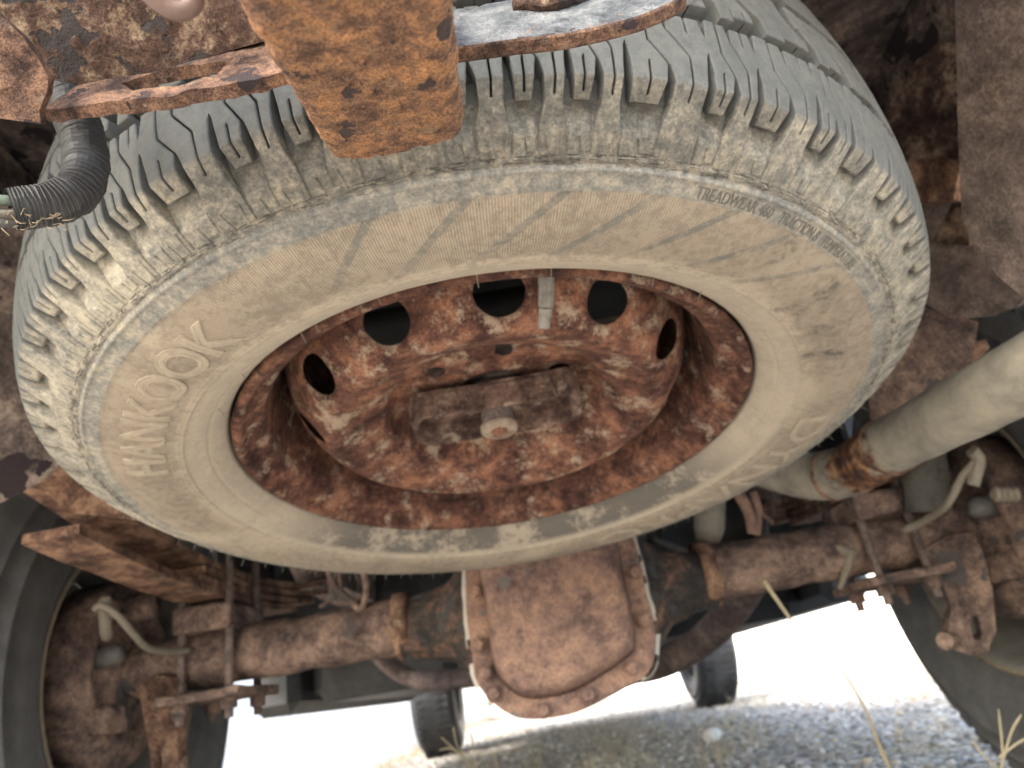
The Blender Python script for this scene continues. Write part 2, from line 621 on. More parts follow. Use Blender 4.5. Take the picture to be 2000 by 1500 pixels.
bpart('engine_bay', (-0.62, 4.15, 0.42), (0.62, 5.45, 0.95), M_DARK, 0.05)
bpart('bumper', (-0.9, 5.55, 0.5), (0.9, 5.75, 0.75), M_BODY, 0.03)
bpart('crossmember', (-0.62, 4.7, 0.34), (0.62, 4.98, 0.415), M_DARK, 0.03)
bpart('fuel_tank', (-0.74, 2.25, 0.33), (-0.30, 3.5, 0.498), M_BODY, 0.04)
bpart('skid_tray', (0.26, 2.3, 0.352), (0.755, 4.2, 0.498), M_DARK, 0.04)
bpart('gearbox', (-0.16, 2.5, 0.40), (0.2, 3.9, 0.497), M_DARK, 0.05)
bpart('bumper', (-0.85, -0.16, 0.74), (0.85, -0.07, 0.86), M_BODY, 0.03)

v, f = tube(spline([at(1200, 1310, 1.75), at(1275, 1300, 1.7), at(1345, 1268, 1.65), at(1410, 1215, 1.55), at(1470, 1130, 1.5), at(1500, 1060, 1.5)], 5), 0.034, 16)
mesh_obj('exhaust_section', v, f, M_FRAME2, body, True)
v, f = tube(spline([at(690, 1180, 1.75), at(735, 1270, 1.75), at(790, 1318, 1.75), at(840, 1330, 1.7), at(950, 1320, 1.6)], 5), 0.022, 14)
mesh_obj('parking_cable_sheath', v, f, M_FRAME2, body, True)

# ------------------------------------------------------------------ chassis frame
frame = empty('chassis_frame', (0, 0.8, 0.6), 'dark rusty ladder frame rails flanking the spare wheel', 'frame')
for s in (-1, 1):
    xo, xn = s * 0.60, s * 0.505
    # rail with kick-up over the axle, profile in y, z
    top = [(0.02, 0.90), (0.75, 0.90), (1.0, 0.905), (1.45, 0.905), (1.8, 0.72), (4.6, 0.70)]
    bot = [(4.6, 0.57), (1.8, 0.58), (1.45, 0.78), (1.0, 0.78), (0.78, 0.66), (0.60, 0.655), (0.02, 0.655)]
    pts = densify([(0, y, z) for (y, z) in top + bot], 0.06)
    vs = [Vector((xn, p.y, p.z)) for p in pts] + [Vector((xo, p.y, p.z)) for p in pts]
    n = len(pts)
    fs = [tuple(range(n)), tuple(range(2 * n - 1, n - 1, -1))] + [(i, i + n, (i + 1) % n + n, (i + 1) % n) for i in range(n)]
    mesh_obj('side_rail', rough(vs, 0.003, 25, s), fs, M_FRAME, frame)
rbox('crossmember', (-0.50, 0.93, 0.80), (0.50, 1.05, 0.90), M_DARK, frame, 0.012)
rbox('crossmember', (-0.50, 0.06, 0.78), (0.50, 0.17, 0.90), M_DARK, frame, 0.012)
rbox('crossmember', (-0.50, 1.62, 0.62), (0.50, 1.74, 0.72), M_FRAME, frame, 0.012)
rbox('added_dark_plate', (-0.27, 0.32, 0.80), (0.24, 0.90, 0.915), M_DARK, frame, 0.012)  # added dark plate above the spare, keeps the wheel holes black
# right: broad flat bracket plate and rounded spring hanger below it
pl = Vector((0.40, 0.5, 0.6))
n_r = Vector((-0.93, -0.28, -0.22)).normalized()
p0 = at(1868, 300, 0.62)
poly = [onplane(u, v, p0, n_r) for (u, v) in [(1864, -60), (1869, 150), (1873, 330), (1880, 430), (1905, 490), (1955, 545), (2010, 590), (2200, 640), (2300, -60)]]
plate('bracket_plate', poly, [], n_r, 0.012, M_FRAME2, frame, 0.02, 0.001, 2.0, grid=0)
n_h = Vector((-0.75, -0.55, -0.3)).normalized()
p0 = at(1900, 560, 0.72)
poly = [onplane(u, v, p0, n_h) for (u, v) in [(1700, 380), (1790, 380), (1860, 395), (1925, 450), (2000, 520), (2060, 560), (2010, 575), (1985, 600), (1940, 618), (1880, 622), (1830, 606), (1795, 585), (1720, 540)]]
plate('spring_hanger', poly, [], n_h, 0.03, M_FRAME2, frame, 0.015, 0.001, 3.0, grid=0)
# torn flaky patch of the rail inside, behind the bracket
n_f = Vector((-0.9, -0.4, 0.0)).normalized()
p0 = at(1750, 200, 0.78)
poly = [onplane(u, v, p0, n_f) for (u, v) in [(1620, 330), (1720, 245), (1745, 190), (1790, 120), (1830, 85), (1895, 80), (1900, 300), (1895, 480), (1790, 470), (1740, 430)]]
plate('rail_gusset', poly, [], n_f, 0.01, rust('rust_gusset', 12.2, 0.55, dark=(0.035, 0.02, 0.018), mid=(0.10, 0.055, 0.04), hot=(0.33, 0.21, 0.13), bias=-0.02, patch=0.2, dust=0.22), frame, 0.01, 0.003, 3.7, grid=0)
poly = [onplane(u, v, p0, n_f) for (u, v) in [(1740, 395), (1790, 345), (1850, 340), (1885, 355), (1870, 420), (1800, 428)]]
plate('rail_tab', [q + Vector((-0.02, -0.03, 0)) for q in poly], [], n_f, 0.02, M_SPRING, frame, 0.01, 0.002, 4.7, grid=0)
# left hanger
n_l = Vector((0.8, -0.5, -0.3)).normalized()
p0 = at(60, 700, 0.66)
poly = [onplane(u, v, p0, n_l) for (u, v) in [(-200, 300), (60, 420), (150, 700), (160, 860), (95, 932), (40, 962), (0, 982), (-60, 1000), (-200, 1020)]]
plate('spring_hanger', poly, [], n_l, 0.03, M_FRAME, frame, 0.015, 0.001, 5.0, grid=0)

# ------------------------------------------------------------------ rear axle
AY, AZ = 1.22, 0.40
axle = empty('drive_axle', (0, AY, AZ), 'rusty rear axle with a bolted differential cover, behind and below the spare wheel', 'axle')
MX = Matrix.Translation((0, AY, AZ)) @ Matrix.Rotation(PI / 2, 4, 'Y')    # local z -> +x
prof = [(0.0, -0.245), (0.050, -0.245), (0.050, -0.205), (0.058, -0.19), (0.062, -0.165), (0.095, -0.125), (0.135, -0.098), (0.146, -0.05), (0.147, 0.05), (0.135, 0.125), (0.098, 0.155), (0.064, 0.19), (0.058, 0.215), (0.050, 0.23), (0.050, 0.265), (0.0, 0.265)]
v, f = lathe(prof, 40, MX)
v = [Vector((q[0], q[1], (q[2] - AZ) * (1.03 if q[2] < AZ else 0.9) + AZ - 0.004)) for q in v]
mesh_obj('differential_housing', rough(v, 0.004, 18), f, M_HOUSE, axle, True)
for s, x0, x1 in ((-1, -0.24, -0.70), (1, 0.26, 0.70)):
    pts = [(x0 + (x1 - x0) * t, AY, AZ) for t in np.linspace(0, 1, 24)]
    v, f = tube(pts, [0.0435 + 0.0015 * math.sin(i * 1.3) for i in range(24)], 24)
    mesh_obj('axle_tube', rough(v, 0.003, 30, s), f, M_AXLE, axle, True)
    # weld collar
    v, f = tube([(x0 - s * 0.012, AY, AZ), (x0 + s * 0.012, AY, AZ)], 0.053, 24)
    mesh_obj('weld_collar', rough(v, 0.002, 60, s), f, M_SPRING, axle, True)
# cover
CY = 1.06
fl = [(908, 1117), (911, 1198), (920, 1264), (929, 1324), (947, 1357), (980, 1387), (1022, 1404), (1079, 1402), (1139, 1387), (1226, 1342), (1268, 1312), (1281, 1264), (1277, 1210), (1262, 1156), (1250, 1096), (1236, 1048)]
flp = [aty(u, v_, CY) for (u, v_) in fl] + [Vector((0.125, CY, 0.50)), Vector((0.09, CY, 0.535)), Vector((-0.07, CY, 0.535)), Vector((-0.112, CY, 0.50))]
dome = [(941, 1120), (953, 1198), (962, 1285), (980, 1327), (1016, 1358), (1058, 1363), (1112, 1350), (1175, 1315), (1229, 1279), (1238, 1252), (1226, 1174), (1211, 1105), (1202, 1063)]
dmp = [aty(u, v_, CY) for (u, v_) in dome] + [Vector((0.095, CY, 0.485)), Vector((0.065, CY, 0.51)), Vector((-0.05, CY, 0.51)), Vector((-0.085, CY, 0.485))]


def smooth_loop(pts, k=4):
    n = len(pts)
    out = []
    for i in range(n):
        a, b, c, d = pts[i - 1], pts[i], pts[(i + 1) % n], pts[(i + 2) % n]
        for j in range(k):
            t = j / k
            out.append(0.5 * ((2 * b) + (c - a) * t + (2 * a - 5 * b + 4 * c - d) * t * t + (3 * b - a - 3 * c + d) * t ** 3))
    return out


flp, dmp = smooth_loop(flp), smooth_loop(dmp)


def loft(loops, cap0=True, cap1=True):
    n = len(loops[0])
    V = [p for L in loops for p in L]
    F = []
    for i in range(len(loops) - 1):
        for k in range(n):
            F.append((i * n + k, i * n + (k + 1) % n, (i + 1) * n + (k + 1) % n, (i + 1) * n + k))
    if cap0:
        F.append(tuple(range(n - 1, -1, -1)))
    if cap1:
        F.append(tuple((len(loops) - 1) * n + k for k in range(n)))
    return V, F


def ctr(L):
    return sum(L, Vector()) / len(L)


def sh(L, k, dy):
    c = ctr(L)
    return [c + (p - c) * k + Vector((0, dy, 0)) for p in L]


cover = mesh_obj('differential_cover', *loft([sh(flp, 1.0, 0.012), sh(flp, 1.0, 0.002), sh(flp, 0.985, 0.0), sh(flp, 0.86, 0.0)], True, True), M_COVER, axle)
dd = [sh(dmp, 1.02, -0.0005), sh(dmp, 0.99, -0.012), sh(dmp, 0.955, -0.026), sh(dmp, 0.90, -0.035), sh(dmp, 0.78, -0.040), sh(dmp, 0.5, -0.043), sh(dmp, 0.2, -0.044)]
v, f = loft(dd)
mesh_obj('cover_bulge', rough(v, 0.002, 22), f, M_COVER, cover, True)
v, f = loft([sh(flp, 1.04, 0.021), sh(flp, 1.052, 0.016), sh(flp, 1.035, 0.0105), sh(flp, 1.0, 0.0115)], False, False)
v = rough(v, 0.0034, 45)
f = [q for q in f if sum(v[w].z for w in q) / 4 > 0.262 and mnoise.noise(v[q[0]] * 35) > -0.28]
mesh_obj('gasket_bead', v, f, M_GASKET, axle, True)
v, f = loft([sh(flp, 1.0, 0.05), sh(flp, 1.0, 0.022)], True, True)
mesh_obj('housing_face', v, f, M_HOUSE, axle)
hexr = 0.0095
bolt0 = None
for (u, w) in [(935, 1261), (929, 1156), (966, 1355), (1061, 1386), (1150, 1356), (1234, 1306), (1257, 1212), (1240, 1120), (950, 1316)]:
    c = aty(u, w, CY)
    if bolt0 is None:
        v1, f1 = tube([(0, 0, 0), (0, -0.0025, 0)], 0.012, 16)
        v2, f2 = tube([(0, -0.0025, 0), (0, -0.012, 0), (0, -0.014, 0)], [hexr, hexr, hexr * 0.8], 6)
        v, f = join([(v1, f1), (v2, f2)])
        bolt0 = mesh_obj('cover_bolt', v, f, M_COVER, axle, world=False)
        o = bolt0
    else:
        o = link(bolt0.copy(), axle)
    o.location = c - Vector((0, AY, AZ)) + Vector((0, -0.0005, 0))
    o.rotation_euler = (0, random.random(), 0)
# drive shaft forward
v, f = tube([(0.02, AY + 0.1, 0.385), (0.02, AY + 0.22, 0.385), (0.02, AY + 0.24, 0.385), (0.02, 2.6, 0.43)], [0.08, 0.05, 0.04, 0.04], 20)
mesh_obj('drive_shaft', v, f, M_FRAME2, axle, True)
# hard brake lines on top of the tubes
lp = [at(330, 1272, 1.16), at(480, 1258, 1.165), at(640, 1222, 1.17), at(700, 1210, 1.17), at(820, 1165, 1.17), at(900, 1140, 1.2)]
v, f = tube(spline(lp, 6), 0.0045, 8)
mesh_obj('brake_line', v, f, M_LINE, axle, True)
lp = [at(1270, 1052, 1.2), at(1330, 1075, 1.18), at(1400, 1098, 1.17), at(1500, 1085, 1.17), at(1620, 1062, 1.16), at(1760, 1030, 1.15)]
v, f = tube(spline(lp, 6), 0.0065, 8)
mesh_obj('brake_line', v, f, M_LINE, axle, True)
# pale clip and bleeder drip on the right tube
v, f = tube([at(1630, 1068, 1.14), at(1660, 1080, 1.13), at(1656, 1110, 1.13), at(1640, 1150, 1.13)], [0.007, 0.012, 0.006, 0.004], 10)
mesh_obj('line_clip', rough(v, 0.003, 60), f, M_HOSE, axle)
# spring pads with u-bolts and shock brackets
for s in (-1, 1):
    xc = s * 0.545
    rbox('spring_pad', (xc - 0.045, AY - 0.075, AZ + 0.035), (xc + 0.045, AY + 0.075, AZ + 0.075), M_AXLE, axle, 0.005, 2, 3, 0.003, 30)
    rbox('lower_plate', (xc - 0.065, AY - 0.085, AZ - 0.066), (xc + 0.065, AY + 0.085, AZ - 0.052), M_AXLE, axle, 0.003, 2, 3, 0.003, 30)
    for yy in (-0.055, 0.055):
        for xx in (-0.038, 0.038):
            v, f = tube([(xc + xx, AY + yy, AZ - 0.095), (xc + xx, AY + yy, AZ + 0.155)], 0.0065, 10)
            mesh_obj('u_bolt', v, f, M_FRAME2, axle)
            v, f = tube([(xc + xx, AY + yy, AZ - 0.082), (xc + xx, AY + yy, AZ - 0.066)], 0.0125, 6)
            mesh_obj('nut', v, f, M_AXLE, axle)
# right shock bracket with an oblong slot
n_b = Vector((-0.25, -0.93, -0.2)).normalized()
p0 = at(1880, 1180, 1.10)
outl = [(1800, 1075), (1850, 1045), (1900, 1040), (1925, 1090), (1940, 1160), (1945, 1230), (1930, 1272), (1900, 1282), (1862, 1268), (1842, 1250), (1852, 1225), (1858, 1190), (1845, 1150), (1825, 1120), (1805, 1110)]
slot = [(1898, 1203), (1908, 1202), (1916, 1215), (1919, 1240), (1912, 1251), (1902, 1249), (1896, 1230)]
plate('shock_bracket', [onplane(u, w, p0, n_b) for (u, w) in outl], [[onplane(u, w, p0, n_b) for (u, w) in slot]], n_b, 0.03, M_AXLE, axle, 0.01, 0.0015, 6.0, grid=0)
v, f = tube([at(1845, 1252, 1.085), at(1860, 1250, 1.10)], 0.013, 10)
mesh_obj('bracket_bush', v, f, M_AXLE, axle)
# left shock bracket
p0 = at(310, 1400, 1.10)
outl = [(270, 1345), (300, 1318), (345, 1325), (350, 1380), (345, 1440), (350, 1520), (300, 1540), (290, 1460), (280, 1400)]
slot = [(302, 1468), (314, 1464), (318, 1490), (312, 1515), (300, 1510)]
plate('shock_bracket', [onplane(u, w, p0, n_b) for (u, w) in outl], [[onplane(u, w, p0, n_b) for (u, w) in slot]], n_b, 0.02, M_SPRING, axle, 0.01, 0.0015, 7.0, grid=0)

# ------------------------------------------------------------------ leaf springs


def leaf_spring(s, label):
    root = empty('leaf_spring', (s * 0.545, AY, AZ + 0.09), label, 'leaf spring', 'rear leaf springs')
    xc = s * 0.545
    spans = [(-0.56, 0.62), (-0.13, 0.5), (-0.14, 0.4), (-0.44, 0.28)]
    if s > 0:
        spans = [(max(a_, -0.40), b_) for (a_, b_) in spans]
    for i, (a, b) in enumerate(spans):
        V, F = [], []
        z0 = AZ + 0.083 + 0.0135 * (len(spans) - 1 - i)
        ts = np.linspace(a, b, 22)
        for t in ts:
            z = z0 + (0.24 if t < 0 else 0.2) * t * t * (1 - 0.12 * i)
            for (dx, dz) in ((-0.033, 0), (0.033, 0), (0.033, 0.011), (-0.033, 0.011)):
                V.append((xc + dx, AY + t, z + dz))
        m = len(ts)
        for j in range(m - 1):
            for k in range(4):
                F.append((j * 4 + k, j * 4 + (k + 1) % 4, (j + 1) * 4 + (k + 1) % 4, (j + 1) * 4 + k))
        F += [(0, 1, 2, 3), tuple((m - 1) * 4 + k for k in (3, 2, 1, 0))]
        mesh_obj('leaf', rough(V, 0.002, 25, i + s), F, M_SPRING, root)
    # shackle from spring eye up to hanger
    ye, ze = AY - 0.565, AZ + 0.083 + 0.04 + 0.24 * 0.56 ** 2
    v, f = tube([(xc - 0.042, ye, ze), (xc + 0.042, ye, ze)], 0.022, 16)
    mesh_obj('spring_eye', v, f, M_SPRING, root, True)
    for dx in (-0.046, 0.046):
        rbox('shackle', (xc + dx - 0.005, ye - 0.03, ze - 0.03), (xc + dx + 0.005, ye + 0.03, ze + 0.13), M_SPRING, root, 0.003)
    return root


leaf_spring(-1, 'orange rusted leaf spring running down to the axle above the left road wheel')
leaf_spring(1, 'rusted leaf spring half hidden behind the exhaust tail pipe')
# extra orange hanger bracket at each side, near the spring ends
sb = empty('spring_bracket', at(160, 960, 0.82), 'small orange rusted bracket sticking out below the left edge of the spare tyre', 'bracket')
n_b = Vector((0.35, -0.85, -0.4)).normalized()
p0 = at(160, 960, 0.82)
plate('bracket_web', [onplane(u, w, p0, n_b) for (u, w) in [(78, 955), (100, 925), (160, 880), (330, 960), (330, 1030), (240, 1012), (145, 1003)]], [], n_b, 0.02, M_SPRING, sb, 0.01, 0.001, 8.0, grid=0)
sb = empty('spring_bracket', at(1800, 700, 0.85), 'reddish rusted bracket between the spare tyre and the tail pipe', 'bracket')
n_b = Vector((-0.5, -0.8, -0.3)).normalized()
p0 = at(1800, 700, 0.85)
plate('bracket_web', [onplane(u, w, p0, n_b) for (u, w) in [(1740, 560), (1800, 600), (1912, 628), (1900, 700), (1880, 760), (1800, 830), (1700, 820), (1690, 700)]], [], n_b, 0.02, M_AXLE, sb, 0.01, 0.001, 9.0, grid=0)

# ------------------------------------------------------------------ road wheels


def road_wheel(name, x, y, side, label, group, rm=None, turn=0.0):
    tm = M_BODY if rm else M_TYRE2
    rm = rm or M_RIMGREY
    root = empty(name, (x, y, 0.395), label, 'wheel', group)
    root.rotation_euler = (0, 0, turn)
    Mw = Matrix.Rotation(side * PI / 2, 4, 'Y')      # local z points outward
    Rt = 0.397
    half = [(0.215, -0.095), (0.222, -0.108), (0.238, -0.116), (0.2395, -0.1185), (0.2425, -0.1185), (0.244, -0.1185), (0.262, -0.1255), (0.29, -0.13), (0.318, -0.1285), (0.3195, -0.1305), (0.3225, -0.130), (0.324, -0.1275), (0.335, -0.1245), (0.350, -0.119), (0.3515, -0.121), (0.354, -0.1195), (0.3555, -0.1165), (0.365, -0.112), (0.383, -0.098), (0.392, -0.07), (Rt, -0.02)]
    prof = half + [(r, -z) for (r, z) in reversed(half)]
    v, f = lathe(prof, 72, Mw)
    mesh_obj('tyre', v, f, tm, root, True, world=False)
    # tread lugs round the rim of the tyre
    V, F = [], []
    for k in range(60):
        for zz in (-0.075, -0.028, 0.028, 0.075):
            a0 = 2 * PI * (k + (0.25 if zz > 0 else 0)) / 60
            pts = []
            for (da, dz) in ((-0.035, -0.019), (0.035, -0.019), (0.035, 0.019), (-0.035, 0.019)):
                for rr in (0.385, 0.4):
                    pts.append(Mw @ Vector((rr * math.cos(a0 + da), rr * math.sin(a0 + da), zz + dz)))
            o = len(V)
            V += pts
            F += [(o + 1, o + 3, o + 5, o + 7), (o, o + 1, o + 7, o + 6), (o, o + 2, o + 3, o + 1), (o + 2, o + 4, o + 5, o + 3), (o + 4, o + 6, o + 7, o + 5)]
    t = mesh_obj('tread', V, F, tm, root, False, world=False)
    t['kind'] = 'stuff'
    rp = [(0.219, -0.100), (0.216, -0.106), (0.209, -0.104), (0.205, -0.095), (0.198, -0.085), (0.196, -0.02), (0.182, 0.0), (0.18, 0.04), (0.196, 0.07), (0.21, 0.097), (0.217, 0.1)]
    v, f = lathe(rp, 64, Mw)
    rim = mesh_obj('rim', v, f, rm, root, True, world=False)
    v, f = lathe([(0.0, 0.03), (0.06, 0.03), (0.12, 0.055), (0.18, 0.03)], 48, Mw)
    mesh_obj('wheel_disc', v, f, rm, rim, True, world=False)
    v, f = lathe([(0.213, -0.1055), (0.216, -0.1085), (0.2205, -0.1065), (0.2215, -0.1015)], 64, Mw)
    mesh_obj('rim_lip', v, f, M_LIP, rim, True, world=False)
    return root


road_wheel('road_wheel', -0.80, AY, -1, 'dark road tyre at the lower left corner, its inner rim and brake plate showing', 'rear road wheels')
road_wheel('road_wheel', 0.80, AY, 1, 'dark road tyre at the lower right corner with grey inner rim', 'rear road wheels')
road_wheel('road_wheel', -0.77, 4.75, -1, 'far left front tyre standing on the gravel below the differential', 'front road wheels', M_DARK, turn=R(3))
road_wheel('road_wheel', 0.93, 5.05, 1, 'far right front tyre standing on the gravel right of the differential', 'front road wheels', M_DARK, turn=R(3))

# ------------------------------------------------------------------ drum brakes


def drum_brake(s, label):
    root = empty('drum_brake', (s * 0.70, AY, AZ), label, 'brake', 'rear drum brakes')
    Mw = Matrix.Translation((s * 0.70, AY, AZ)) @ Matrix.Rotation(s * PI / 2, 4, 'Y')
    v, f = lathe([(0.0, -0.012), (0.05, -0.012), (0.065, -0.002), (0.09, 0.002), (0.10, -0.006), (0.118, -0.006), (0.125, 0.004), (0.140, 0.006), (0.146, 0.016), (0.146, 0.06), (0.0, 0.06)], 48, Mw)
    mesh_obj('backing_plate', rough(v, 0.003, 30, s), f, M_AXLE, root, True)
    v, f = tube([(s * 0.655, AY - 0.005, AZ + 0.10), (s * 0.70, AY - 0.005, AZ + 0.10)], [0.02, 0.024], 14)
    mesh_obj('wheel_cylinder', v, f, M_AXLE, root, True)
    rbox('adjuster_boss', (s * 0.69 - 0.015, AY - 0.09, AZ - 0.09), (s * 0.69 + 0.015, AY - 0.03, AZ - 0.05), M_AXLE, root, 0.006)
    v, f = tube([(s * 0.66, AY - 0.085, AZ + 0.02), (s * 0.672, AY - 0.085, AZ + 0.02), (s * 0.70, AY - 0.08, AZ + 0.02)], [0.010, 0.016, 0.018], 12)
    mesh_obj('cable_boss', rough(v, 0.002, 60), f, M_STEEL, root, True)
    return root


drum_brake(-1, 'rusty drum brake back plate inside the lower left road wheel')
drum_brake(1, 'rusty drum brake back plate inside the right road wheel behind the shock bracket')
hz = empty('brake_hose', at(300, 1265, 1.02), 'pale curved brake hose in front of the left brake plate', 'hose')
v, f = tube(spline([at(185, 1190, 1.0), at(200, 1183, 1.0), at(232, 1205, 1.0), at(262, 1240, 1.02), at(290, 1266, 1.05), at(335, 1273, 1.1), at(370, 1270, 1.13)], 6), 0.0052, 10)
mesh_obj('hose', v, f, M_HOSE, hz, True)
v, f = tube(spline([at(206, 1165, 1.02), at(204, 1195, 1.02), at(206, 1220, 1.02), at(208, 1245, 1.03)], 4), [0.006] + [0.0085] * 11 + [0.007], 12)
mesh_obj('fitting', v, f, M_HOSE, hz)
hz = empty('brake_hose', at(1850, 1010, 1.0), 'pale brake hose rising towards a clip under the tail pipe at right', 'hose')
v, f = tube(spline([at(1765, 1036, 1.08), at(1810, 1015, 1.05), at(1850, 985, 1.0), at(1880, 930, 0.98), at(1912, 895, 0.97)], 6), 0.0056, 10)
mesh_obj('hose', v, f, M_HOSE, hz, True)
v, f = tube(spline([at(1898, 880, 0.97), at(1912, 898, 0.97), at(1906, 925, 0.97), at(1900, 948, 0.97)], 4), 0.0085, 12)
mesh_obj('fitting', v, f, M_HOSE, hz)
v, f = tube([at(1940 + 6 * k_, 966, 0.98) for k_ in range(9)], [0.0075, 0.011] * 4 + [0.008], 12)
mesh_obj('end_ferrule', v, f, M_HOSE, hz)

# ------------------------------------------------------------------ tail pipe
tp = empty('tail_pipe', at(1700, 890, 0.86), 'thick tan dusty exhaust tail pipe with a rusty bend beside the spare tyre', 'exhaust pipe')
pts = [at(2330, 560, 0.50), at(2000, 733, 0.62), at(1850, 812, 0.72), at(1720, 880, 0.835), at(1660, 918, 0.90), at(1585, 930, 0.96), at(1480, 905, 1.02), at(1380, 870, 1.12)]
pts = spline(pts, 8)
v, f = tube(pts, 0.0315, 32, True)
mesh_obj('pipe', rough(v, 0.0012, 30), f, M_PIPE, tp, True)
for uu, ww, d1 in ((1738, 870, 0.818), (1622, 928, 0.932)):
    ip = min(range(len(pts)), key=lambda q_: (pts[q_] - at(uu, ww, d1)).length)
    dr_ = (pts[ip + 1] - pts[ip - 1]).normalized()
    v, f = tube([pts[ip] + dr_ * k_ for k_ in (-0.004, -0.002, 0.002, 0.004)], [0.0314, 0.0335, 0.0337, 0.0314], 32, False)
    mesh_obj('weld_bead', rough(v, 0.0014, 120), f, M_SPRING, tp, True)
# oily black sleeve hanging from the axle region and hoses behind
sh_ = empty('shock_absorber', at(1390, 1000, 1.3), 'black shock absorber or canister seen above the right axle tube', 'shock absorber')
v, f = tube([at(1400, 1010, 1.45), at(1390, 1090, 1.4)], [0.10, 0.10], 24)
mesh_obj('canister', v, f, M_DARK, sh_, True)
v, f = tube([at(1388, 960, 1.25), at(1385, 1030, 1.22), at(1382, 1058, 1.22)], [0.026, 0.026, 0.02], 16)
mesh_obj('stem', v, f, M_PIPE, sh_, True)
sh_ = empty('shock_absorber', at(1840, 960, 1.0), 'grey shock absorber body behind the tail pipe at right', 'shock absorber')
v, f = tube([at(1800, 860, 1.12), at(1815, 1000, 1.10)], 0.032, 20)
mesh_obj('canister', v, f, plain('shock_grey', (0.13, 0.125, 0.11), 0.7, 0.5, 30, 0.3), sh_, True)
# hanging wires behind the spare tyre
wr = empty('wire_bundle', at(690, 1150, 1.15), 'bundle of reddish wires drooping behind the spare tyre onto the axle', 'wires')
for (pp, rr) in (([(640, 1100), (650, 1140), (675, 1165), (700, 1190), (708, 1215)], 0.006), ([(655, 1090), (665, 1150), (640, 1175), (625, 1185)], 0.003), ([(705, 1095), (715, 1150), (708, 1190)], 0.005), ([(640, 1110), (648, 1150), (655, 1170)], 0.004)):
    v, f = tube(spline([at(u, w, 1.16) for (u, w) in pp], 5), rr, 8)
    mesh_obj('wire', v, f, M_AXLE, wr, True)
wr = empty('wire_bundle', at(1470, 980, 1.1), 'reddish copper cable loop hanging behind the spare tyre at right', 'wires')
for (pp, rr) in (([(1440, 960), (1462, 1000), (1470, 1040)], 0.009), ([(1470, 960), (1482, 1000), (1478, 1045)], 0.006), ([(1475, 985), (1490, 1005), (1508, 1020)], 0.003)):
    v, f = tube(spline([at(u, w, 1.1) for (u, w) in pp], 5), rr, 8)
    mesh_obj('wire', v, f, M_COVER, wr, True)

# ------------------------------------------------------------------ spare wheel
SP = Vector((-0.018, 0.601, 0.483))
TILT = 7.87
spare = empty('spare_wheel_assembly', SP, 'dusty tan spare wheel with chunky tread and rusty steel rim slung flat under the truck', 'spare wheel')
spare.rotation_euler = (R(-TILT), 0, 0)


